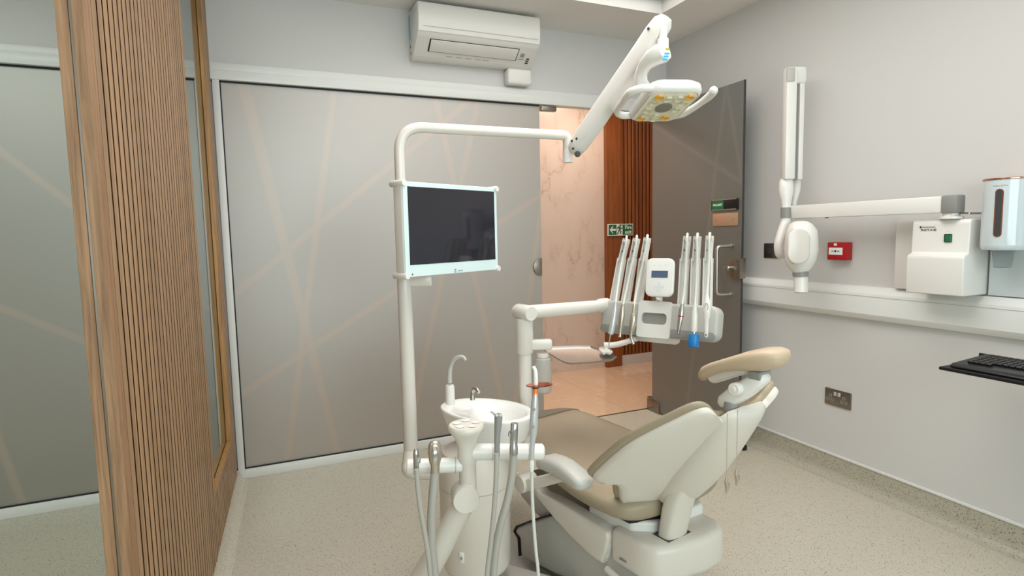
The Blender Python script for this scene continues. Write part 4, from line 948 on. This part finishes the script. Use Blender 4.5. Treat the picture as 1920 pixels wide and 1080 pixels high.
# ================================================================ DELIVERY UNIT
DD = 2.02
t = thing('delivery_unit', 'white and grey dental delivery head on a jointed arm beyond the chair', 'delivery unit', P(985, 745, DD))
deliv = t
pa = P(984, 650, DD); px_, py_ = pa.x, pa.y
ztop = P(985, 598, DD).z; zm = P(985, 658, DD).z; zlo = P(982, 800, DD).z
b = tube([(px_, py_, zlo-.1), (px_, py_, zm)], .0235, 28); obj('lower_post', b, 'warm_white', t)
b = lathe([(0, zm-.01), (.026, zm-.01), (.031, zm), (.031, ztop+.005), (0, ztop+.005)], 32, (px_, py_, 0)); obj('upper_post', b, 'warm_white', t)
ua = P(985, 585, DD); hl = P(1130, 590, 2.20)
dj = (hl-ua); dj.z = 0; dj.normalize(); sj = dj.cross(ZZ)
b = lathe([(0, -.045), (.024, -.045), (.028, -.036), (.028, .036), (.024, .045), (0, .045)], 32, (px_, py_, ua.z), rightv*.55-fwd*.83); obj('elbow', b, 'warm_white', t)
secs = []
for f, r_ in ((0, .0235), (.1, .0245), (.5, .0235), (.93, .0225), (.95, .027), (1.06, .029)):
    c = Vector((px_, py_, ua.z)).lerp(Vector((hl.x, hl.y, ua.z-.006)), f); secs.append([c + sj*r_*cos(2*pi*j/24) + ZZ*r_*sin(2*pi*j/24) for j in range(24)])
obj('horizontal_arm', rings(secs), 'warm_white', t, ang=40)
obj('side_bracket', box((-.01, -.018, -.025), (.085, .018, .012), .008, 3, M=frame(P(990, 643, DD), rightv, fwd)), 'warm_white', t)
# head
dl, dr = P(1126, 598, 2.19), P(1346, 601, 1.93); uu = Vector((dr.x-dl.x, dr.y-dl.y, 0)); DW = uu.length; uu.normalize(); dc_ = (dl+dr)/2; dc_.z = P(1237, 600, 2.05).z
nz_ = uu.cross(ZZ).normalized()
if nz_.dot(EYE-dc_) < 0: nz_ = -nz_
tilt = radians(12); upv = (ZZ*cos(tilt) - nz_*sin(tilt)).normalized(); TM = frame(dc_, uu, upv)      # z faces the camera side
b = plate(DW, .124, .03, .075, TM @ Matrix.Translation((0, 0, -.075)), .012); hd2 = obj('instrument_head', b, 'grey_plastic', t, ang=40, label='light grey instrument head')
b = plate(DW-.01, .03, .014, .004, TM @ Matrix.Translation((0, -.045, -.001)), .001); obj('lower_lip', b, 'mid_grey', hd2)
fr_ = [(-.062, .062), (.060, .062), (.058, -.066), (-.066, -.066)]
b = bmesh.new(); 
def ringplate(outer, inner, z0, z1, M):
    bm = bmesh.new(); o0 = [bm.verts.new(M @ Vector((x, y, z1))) for x, y in outer]; i0 = [bm.verts.new(M @ Vector((x, y, z1))) for x, y in inner]
    o1 = [bm.verts.new(M @ Vector((x, y, z0))) for x, y in outer]; i1 = [bm.verts.new(M @ Vector((x, y, z0))) for x, y in inner]; n = len(outer)
    for i in range(n):
        k = (i+1) % n
        for q in ((o0[i], o0[k], i0[k], i0[i]), (o1[i], i1[i], i1[k], o1[k]), (o0[i], o1[i], o1[k], o0[k]), (i0[i], i0[k], i1[k], i1[i])): bm.faces.new(q)
    bmesh.ops.recalc_face_normals(bm, faces=bm.faces); return bm
outer = rrect(.124, .132, .010, 5); inner = [(x, y+.003) for x, y in rrect(.094, .040, .014, 5)]
b = ringplate(outer, inner, -.002, .010, TM @ Matrix.Translation((-.003, 0, 0))); obj('handle_frame', b, 'white_plastic', hd2, ang=30)
b = plate(.094, .040, .014, .002, TM @ Matrix.Translation((-.003, .003, .0005))); obj('handle_recess', b, 'mid_grey', hd2)
b = tube([TM @ Vector((-.035, -.072, -.05)), TM @ Vector((.10, -.072, -.05))], .03, 24, sq=(1, 1)); 
b = lathe([(0, 0), (.052, 0), (.060, .008), (.062, .022), (0, .022)], 32, TM @ Vector((-.005, -.082, -.045)), upv, 1.35, .8); obj('swivel_base', b, 'warm_white', t)
# six whip arms, each with the tool that hangs in front of it
def dd_at(px): return 2.19 + (px-1126)/(1346-1126)*(1.93-2.19)
arms = [((1150, 566), (1166, 485), (1175, 448)), ((1172, 566), (1186, 485), (1194, 447)), ((1196, 566), (1207, 485), (1214, 446)), ((1279, 568), (1284, 485), (1289, 443)), ((1302, 568), (1305, 484), (1308, 443)), ((1326, 568), (1328, 484), (1331, 442))]
fl = TM.col[2].to_3d()
for i, (p0, p1, p2) in enumerate(arms):
    d0 = dd_at(p0[0])+.03
    A, B_, C_ = P(*p0, d0), P(*p1, d0+.012), P(*p2, d0+.004)
    A.z -= .012
    def seg(a, b__, w, dp):
        u_ = (b__-a).normalized(); v_ = uu - u_*uu.dot(u_); v_.normalize(); M = frame(a, v_, u_); ln = (b__-a).length
        q = box((-w/2, 0, -dp/2), (-w/2+.0035, ln, dp/2), .001, 1, M=M); box((w/2-.0035, 0, -dp/2), (w/2, ln, dp/2), .001, 1, bm=q, M=M); box((-w/2+.001, 0, -dp/2), (w/2-.001, ln, -dp/2+.004), 0, bm=q, M=M); return q, v_
    b, v_ = seg(A, B_, .030, .022); b2, _ = seg(B_-(B_-A).normalized()*.012, C_, .023, .020); merge(b, b2); wh = obj('whip_arm', b, 'white_plastic', t, ang=30)
    b = lathe([(0, -.0065), (.008, -.0065), (.0055, 0), (.008, .0065), (0, .0065)], 20, C_ - (C_-B_).normalized()*.012, v_); 
    for sg_ in (-1, 1): lathe([(0, -.0015), (.011, -.0015), (.011, .0015), (0, .0015)], 20, C_ - (C_-B_).normalized()*.012 + v_*.0098*sg_, v_, bm=b)
    obj('roller', b, 'warm_white', wh); b = cbox((0, 0, 0), (.009, .006, .004), M=frame(C_ - (C_-B_).normalized()*.05 + fl*.004, v_, (C_-B_))); obj('catch', b, 'dark_grey', wh)
def tool(i, name, label, pts, hr, group=None, offs=(.008, .032, .060)):
    """hose from the roller down the arm to the tool's top; the tool is built by the caller"""
    p0, p1, p2 = arms[i]; d0 = dd_at(p0[0])
    t_ = thing(name, label, name.replace('_', ' '), P(*pts[-1], d0-.06), group)
    hp_ = [P(p2[0], p2[1]-3, d0+.036), P(p2[0], p2[1]-4.5, d0+.026), P(p2[0]-.3, p2[1]-.5, d0+.010), P(p2[0]-1, p2[1]+8, d0-.000)] + [P(x, y, d0-offs[k]) for k, (x, y) in enumerate(pts)]
    obj('hose', tube(hp_, hr, 12, 5), 'hose_light', t_, ang=60); return t_, d0
def stick(spec, d, n=20):     # spec: (px, py, radius m)
    return tube([P(x, y, d) for x, y, r in spec], [r for x, y, r in spec], n)
t1, d0 = tool(0, 'scaler_handpiece', 'silver-grey ultrasonic scaler with thin curved tip, leftmost tool on the delivery unit', [(1166, 490), (1158, 540), (1154, 572)], .0045, offs=(.010, .07, .130)); dt = d0-.135
obj('handle', stick([(1154, 566, .004), (1153, 580, .0080), (1150, 600, .0102), (1147, 618, .0106), (1145, 626, .0095), (1144.5, 628, .004)], dt), 'silver_plastic', t1); obj('tip', tube([P(1144.5, 627, dt), P(1142.5, 640, dt), P(1142, 650, dt), P(1145, 659, dt)], [.0032, .002, .0014, .0008], 10, 4), 'steel', t1)
t1, d0 = tool(1, 'straight_handpiece', 'ribbed steel handpiece hanging second from left on the delivery unit', [(1186, 490), (1174, 545), (1168, 574)], .0048); dt = d0-.062
obj('handle', stick([(1168, 570, .0045), (1167.5, 574, .0075), (1167, 577, .0075), (1166.5, 583, .0095), (1166, 592, .0112), (1164.5, 605, .0098), (1163, 618, .0072), (1162, 626, .0068)], dt), 'clip_metal', t1); obj('head', stick([(1162.3, 625, .005), (1162, 631, .006), (1161.8, 632.5, .004)], dt), 'chrome', t1)
t1, d0 = tool(2, 'contra_angle_handpiece', 'steel contra-angle handpiece with bent neck, left of the control panel', [(1206, 490), (1194, 545), (1189, 574)], .0052); dt = d0-.062
obj('handle', stick([(1189, 570, .0055), (1188.5, 587, .0080), (1188, 589, .0105), (1187, 602, .0118), (1185, 614, .0100), (1183, 624, .0075)], dt), 'clip_metal', t1); obj('head', tube([P(1183, 623, dt), P(1183, 632, dt), P(1186, 641, dt), P(1188, 645, dt)], [.006, .0052, .0052, .006], 16, 4), 'steel', t1)
t1, d0 = tool(3, 'turbine_handpiece', 'slim steel turbine handpiece with red marks, right of the control panel', [(1286, 490), (1283, 545), (1279, 574)], .0045); dt = d0-.064
obj('handle', stick([(1279.5, 570, .005), (1278, 580, .0085), (1277, 590, .0098), (1274.5, 606, .0085), (1272, 622, .0055)], dt), 'steel', t1); obj('head', stick([(1272, 621, .0045), (1271, 629, .0052), (1270.8, 631, .003)], dt), 'chrome', t1); obj('colour_band', stick([(1276.6, 592, .0099), (1276.3, 594, .0099)], dt), 'red', t1)
t1, d0 = tool(4, 'air_water_syringe', 'white syringe with bright blue cup on its tip on the delivery unit', [(1307, 490), (1305, 545), (1303.5, 574)], .005); dt = d0-.064
obj('handle', stick([(1303.5, 570, .006), (1303, 577, .0065), (1302.5, 592, .0100), (1301.5, 615, .0105), (1301, 622, .0090)], dt), 'white_plastic', t1); obj('collar', stick([(1301, 621, .0065), (1300.5, 629, .0062)], dt), 'chrome', t1)
bw = bmesh.new(); cq = P(1299.5, 651, dt); lathe([(.017, 0), (.018, .002), (.0178, .034), (.0165, .042), (.008, .046), (.0, .046), (.0, .043), (.015, .036), (.0155, 0)], 28, cq, (ZZ + fl*-.25), bm=bw)
for j in range(14):
    a = 2*pi*j/14; 
obj('blue_cup', bw, 'blue', t1, label='bright blue hollow cup')
t1, d0 = tool(5, 'intraoral_camera', 'white oval-handled dental camera wand, rightmost tool on the delivery unit', [(1329, 490), (1327, 535), (1325.5, 558)], .0048); dt = d0-.064
obj('handle', stick([(1325.5, 552, .0055), (1325.5, 562, .009), (1325.5, 572, .0125), (1325, 582, .0128), (1325, 594, .0105), (1324.5, 600, .0078), (1324.3, 618, .0068), (1324, 629, .0066), (1324, 632.5, .0045)], dt), 'white_plastic', t1, ang=60)
b = bmesh.new()
for j in range(20): pass
b = tube([P(1325, 568, dt-.013) + (uu*cos(2*pi*j/20)*.005 + ZZ*sin(2*pi*j/20)*.011 - ZZ*.012) for j in range(21)], .0008, 6); obj('button_ring', b, 'mid_grey', t1); obj('lens', lathe([(0, 0), (.002, 0), (.002, .001), (0, .001)], 12, P(1324, 628, dt-.0068), fl), 'black', t1)
# control panel
pcn = P(1236.5, 520, 2.03); CM = frame(pcn, (uu*.8+rightv*.2), (ZZ*.98 - fl*.18)); 
b = plate(.100, .138, .022, .018, CM @ Matrix.Translation((0, 0, -.018)), .005); t1 = obj('control_panel', b, 'white_plastic', deliv, label='white rounded control panel with small blue-grey display'); obj('display', cbox((0, .011, .0004), (.058, .025, .001), M=CM), 'display_glow', t1)
b = prism([CM @ Vector((x_, y_-.035, .0001)) for x_, y_ in ((-.017, -.006), (-.006, -.006), (-.006, -.017), (.006, -.017), (.006, -.006), (.017, -.006), (.017, .006), (.006, .006), (.006, .017), (-.006, .017), (-.006, .006), (-.017, .006))], CM.to_3x3() @ Vector((0, 0, .0006))); obj('keypad_cross', b, 'pale_key', t1)
for x in (-.02, .0, .02): obj('touch_key', cbox((x, .042, .0003), (.005, .003, .0006), M=CM), 'pale_key', t1)
obj('neck', tube([P(1236, 556, 2.035), P(1236, 572, 2.10)], .012), 'warm_white', t1)
# instrument tray with its holder
TZ = P(1100, 665, 2.12).z
def tz(x, y, z=TZ): return onp(x, y, (0, 0, z), (0, 0, 1))
tc = [tz(x, y) for x, y in [(1018, 657), (1024, 653), (1045, 652), (1085, 650.5), (1108, 651), (1124, 656), (1140, 664), (1157, 672), (1150, 677), (1110, 681), (1070, 683.5), (1058, 681), (1046, 675), (1030, 665)]]
cen = sum(tc, Vector())/len(tc); 
def shr(k, z): return [Vector((cen.x+(p.x-cen.x)*k, cen.y+(p.y-cen.y)*k, z)) for p in tc]
b = rings([shr(.93, TZ-.003), shr(.97, TZ-.001), shr(1.0, TZ+.006), shr(.985, TZ+.006), shr(.96, TZ+.0005), shr(.92, TZ-.001)])
tag(obj('instrument_tray', b, 'steel', ang=25), 'shallow stainless steel instrument tray held left of the delivery head', 'tray')
t1 = deliv
obj('tray_arm', tube([P(1132, 647, 2.13), P(1150, 647, 2.13), P(1168, 643, 2.13), P(1188, 636, 2.13), P(1208, 631, 2.13), P(1242, 630, 2.13)], [.011]*6, 18, 5), 'warm_white', t1, ang=60)
b = prism([tz(x, y, TZ+.010) for x, y in [(1122, 656), (1128, 654), (1145, 659), (1149, 663), (1143, 666), (1136, 664), (1132, 667), (1124, 661)]], (0, 0, .010), .003, 2); merge(b, tube([P(1136, 648, 2.13), P(1136, 659, 2.13)], .009)); obj('tray_clip', b, 'warm_white', t1)
# water bottle
wb = P(1018, 700, 2.03); zt2 = P(1018, 668, 2.03).z; zb2 = P(1018, 737, 2.03).z
t1 = thing('water_bottle', 'translucent grey water bottle hanging beside the delivery post', 'bottle', (wb.x, wb.y, zb2))
obj('bottle', lathe([(0, zb2), (.022, zb2), (.0285, zb2+.006), (.031, zb2+.03), (.031, zt2-.03), (.028, zt2-.008), (.019, zt2), (0, zt2)], 32, (wb.x, wb.y, 0)), 'bottle_plastic', t1, ang=40)
b = lathe([(0, zt2), (.022, zt2), (.022, zt2+.014), (0, zt2+.014)], 28, (wb.x, wb.y, 0)); obj('cap', b, 'warm_white', t1)

# ================================================================ ASSISTANT'S ARM AND SUCTION TOOLS
DA = 1.50
t = thing('assistant_instrument_arm', 'white assistant instrument holder arm with round keypad head in front of the spittoon', 'instrument holder', P(873, 1040, DA))
st = P(876, 860, DA)
def az_(py): return P(876, py, DA).z
b = lathe([(0, az_(905)), (.0225, az_(905)), (.0225, az_(868)), (.026, az_(862)), (.0245, az_(845)), (.025, az_(832)), (.032, az_(818)), (.042, az_(808)), (.047, az_(803)), (.048, az_(797)), (.044, az_(793)), (0, az_(792.5))], 40, (st.x, st.y, 0)); obj('stalk', b, 'shell_white', t, ang=50)
for j in range(5):
    a = 2*pi*j/5; q = Vector((st.x + .026*cos(a), st.y + .026*sin(a), az_(792.5)+.0003)); obj('key', lathe([(0, 0), (.010, 0), (.011, .0008), (0, .0018)], 16, q), 'white_plastic', t)
la, lb_ = P(764, 875, DA-.02), P(866, 871, DA); b = tube([la + (lb_-la)*-.01, la, lb_], [.015, .0195, .0195], 24); obj('left_holder_bar', b, 'white_plastic', t)
ra, rb_ = P(882, 847, DA), P(1016, 847, DA+.03); b = tube([ra, rb_, rb_+(rb_-ra).normalized()*.004], [.0215, .0215, .018], 24); obj('right_holder_bar', b, 'white_plastic', t)
for p_, q_, fs, r_ in ((la, lb_, (.12, .46, .88), .0203), (ra, rb_, (.30, .62, .80), .0223)):
    for f in fs:
        c = p_.lerp(q_, f); dd_ = (q_-p_).normalized(); obj('holder_ring', tube([c-dd_*.0015, c+dd_*.0015], r_, 24), 'grey_plastic', t)
obj('end_disc', tube([rb_+(rb_-ra).normalized()*.003, rb_+(rb_-ra).normalized()*.006], .0150), 'mid_grey', t)
jc = P(873, 935, DA-.02); jd = (EYE-jc); jd.z = 0; jd = (jd.normalized() + rightv*.15).normalized()
b = lathe([(0, -.045), (.033, -.045), (.035, -.040), (.035, .008), (.033, .013), (0, .013)], 40, jc, jd); obj('pivot_joint', b, 'shell_white', t, ang=40)
b = tube([P(878, 903, DA), P(876, 915, DA), P(874, 940, DA+.01)], [.0225, .024, .025], 22); obj('neck', b, 'shell_white', t)
la0 = P(868, 945, DA+.02); b = tube([la0, P(845, 990, DA+.03), P(818, 1040, DA+.05), P(790, 1090, DA+.08), P(775, 1130, DA+.10)], [.030, .031, .033, .036, .038], 24, 4); merge(b, tube([P(775, 1130, DA+.10), (P(775, 1130, DA+.10).x, P(775, 1130, DA+.10).y, .0)], .04)); obj('lower_arm', b, 'shell_white', t, ang=60)
def hang(name, label, cat, hose, hr, hm='hose_grey', dep=None, group=None):
    pts = [P(x, y, dep or DA-.06) for x, y in hose]; e = pts[-1]
    pts += [e + (pts[-1]-pts[-2])*.5 - ZZ*.06]
    t_ = thing(name, label, cat, (e.x, e.y, e.z), group); obj('hose', tube(pts, hr, 16, 5), hm, t_, ang=60); return t_
dz = DA-.064
t1 = hang('saliva_ejector', 'thin grey hose with narrow chrome saliva ejector tip, leftmost suction tool', 'suction tool', [(781, 880), (784, 920), (789, 958), (798, 1008), (804, 1050), (807, 1085)], .0062, dep=DA-.088)
obj('valve', stick([(781, 884, .0065), (780.5, 870, .0068), (780.3, 852, .0072), (780, 844, .0060), (780, 841, .0035)], dz), 'chrome', t1); obj('lever', tube([P(786, 868, dz-.004), P(787.5, 859, dz-.004)], [.003, .0022], 10), 'chrome', t1)
t1 = hang('high_volume_evacuator', 'thick grey suction hose with wide oval chrome valve on the left bar', 'suction tool', [(816, 884), (812, 925), (809, 970), (809, 1020), (813, 1060), (816, 1090)], .0112)
obj('valve', tube([P(816, 886, dz), P(816, 872, dz), P(815.5, 862, dz), P(815.5, 848, dz), P(815, 836, dz), P(815, 829, dz), P(815, 826, dz)], [.0108, .0118, .0160, .0180, .0160, .0118, .006], 22, 4, sq=(1, .8)), 'clip_metal', t1, ang=60)
b = tube([P(817, 872, dz-.013), P(816.5, 862, dz-.018), P(816, 848, dz-.019), P(815.5, 838, dz-.0155)], [.006, .0085, .0085, .005], 16, 3, sq=(1, .5)); obj('slide', b, 'chrome', t1)
t1 = hang('air_water_syringe', 'grey three-way syringe with short angled nozzle on the right bar', 'syringe', [(931, 850), (930, 900), (926, 960), (920, 1020), (915, 1060), (913, 1090)], .0062, dep=DA-.082)
obj('handle', stick([(932, 856, .0068), (932, 840, .0072), (932.5, 815, .0078), (934, 795, .0095), (934.5, 783, .0102), (934.5, 778, .0095), (934, 775, .005)], dz), 'mid_grey', t1, label='dark grey tapered handle')
obj('nozzle', tube([P(934, 780, dz), P(927, 776, dz), P(922, 772, dz), P(921, 774, dz)], [.0045, .004, .003, .0028], 12, 3), 'grey_plastic', t1)
for x in (931, 938): obj('button', lathe([(0, 0), (.0032, 0), (.0032, .003), (0, .004)], 12, P(x, 779, dz-.0075), EYE-P(935, 779, dz)), 'silver_plastic', t1)
t1 = hang('high_volume_evacuator', 'thick grey suction hose with tall chrome barrel valve on the right bar', 'suction tool', [(963, 850), (961, 885), (952, 935), (938, 985), (929, 1035), (924, 1090)], .0098, dep=DA-.06)
obj('valve', stick([(963, 852, .0112), (963, 838, .0112), (963, 832, .0098), (963.5, 815, .0100), (964, 806, .0098), (964.5, 795, .0095), (964.5, 793, .0082)], dz), 'chrome', t1); obj('lever', tube([P(956, 818, dz), P(955.5, 811, dz), P(962, 807, dz-.008), P(971, 808, dz)], [.004, .003, .002, .002], 10, 4), 'chrome', t1)
t1 = hang('curing_light', 'silver curing light with orange shield disc and clear curved tip', 'curing light', [(997, 880), (998, 930), (1001, 985), (1005, 1035), (1008, 1060), (1010, 1090)], .0042, 'hose_light', dep=DA-.06)
obj('strain_relief', stick([(997, 862, .0055), (997, 870, .0062), (997, 884, .0045)], dz), 'white_plastic', t1)
obj('body', stick([(997, 862, .0060), (997.5, 840, .0068), (998.5, 826, .0072), (1000, 812, .0095), (1001, 795, .0105), (1002, 770, .0102), (1003, 750, .0085), (1003.5, 738, .0065), (1003.7, 732, .0055)], dz, 28), 'silver_plastic', t1, ang=60)
obj('orange_collar', stick([(1003.3, 740, .0068), (1003.8, 731, .0058), (1004, 727, .005)], dz), 'orange', t1)
for x, y, r_ in ((1001.5, 768, .0036), (1000, 800.5, .0036)): obj('button', lathe([(0, 0), (r_, 0), (r_, .002), (0, .0025)], 16, P(x, y, dz-.0098), EYE-P(x, y, dz)), 'mid_grey', t1)
for i in range(4): obj('indicator', cbox((0, 0, 0), (.0015, .003, .0006), M=frame(P(1000.7, 779+4*i, dz-.0108), rightv, ZZ)), 'white_print', t1)
obj('shield_seat', stick([(1004, 728, .0085), (1004, 724.5, .0085)], dz), 'black', t1)
b = lathe([(.0, 0), (.0325, 0), (.0335, .0012), (.0325, .0024), (0, .0024)], 40, P(1011, 722.5, dz+.004), (RC.col[1]*.995 + rightv*-.06)); obj('shield', b, 'orange_shield', t1, label='translucent orange light shield')
b = tube([P(1004.5, 724, dz), P(1004.5, 706, dz), P(1003.5, 695, dz), P(1000, 687, dz)], [.0058, .0055, .005, .0042], 16, 5); obj('light_guide', b, 'white_print', t1)
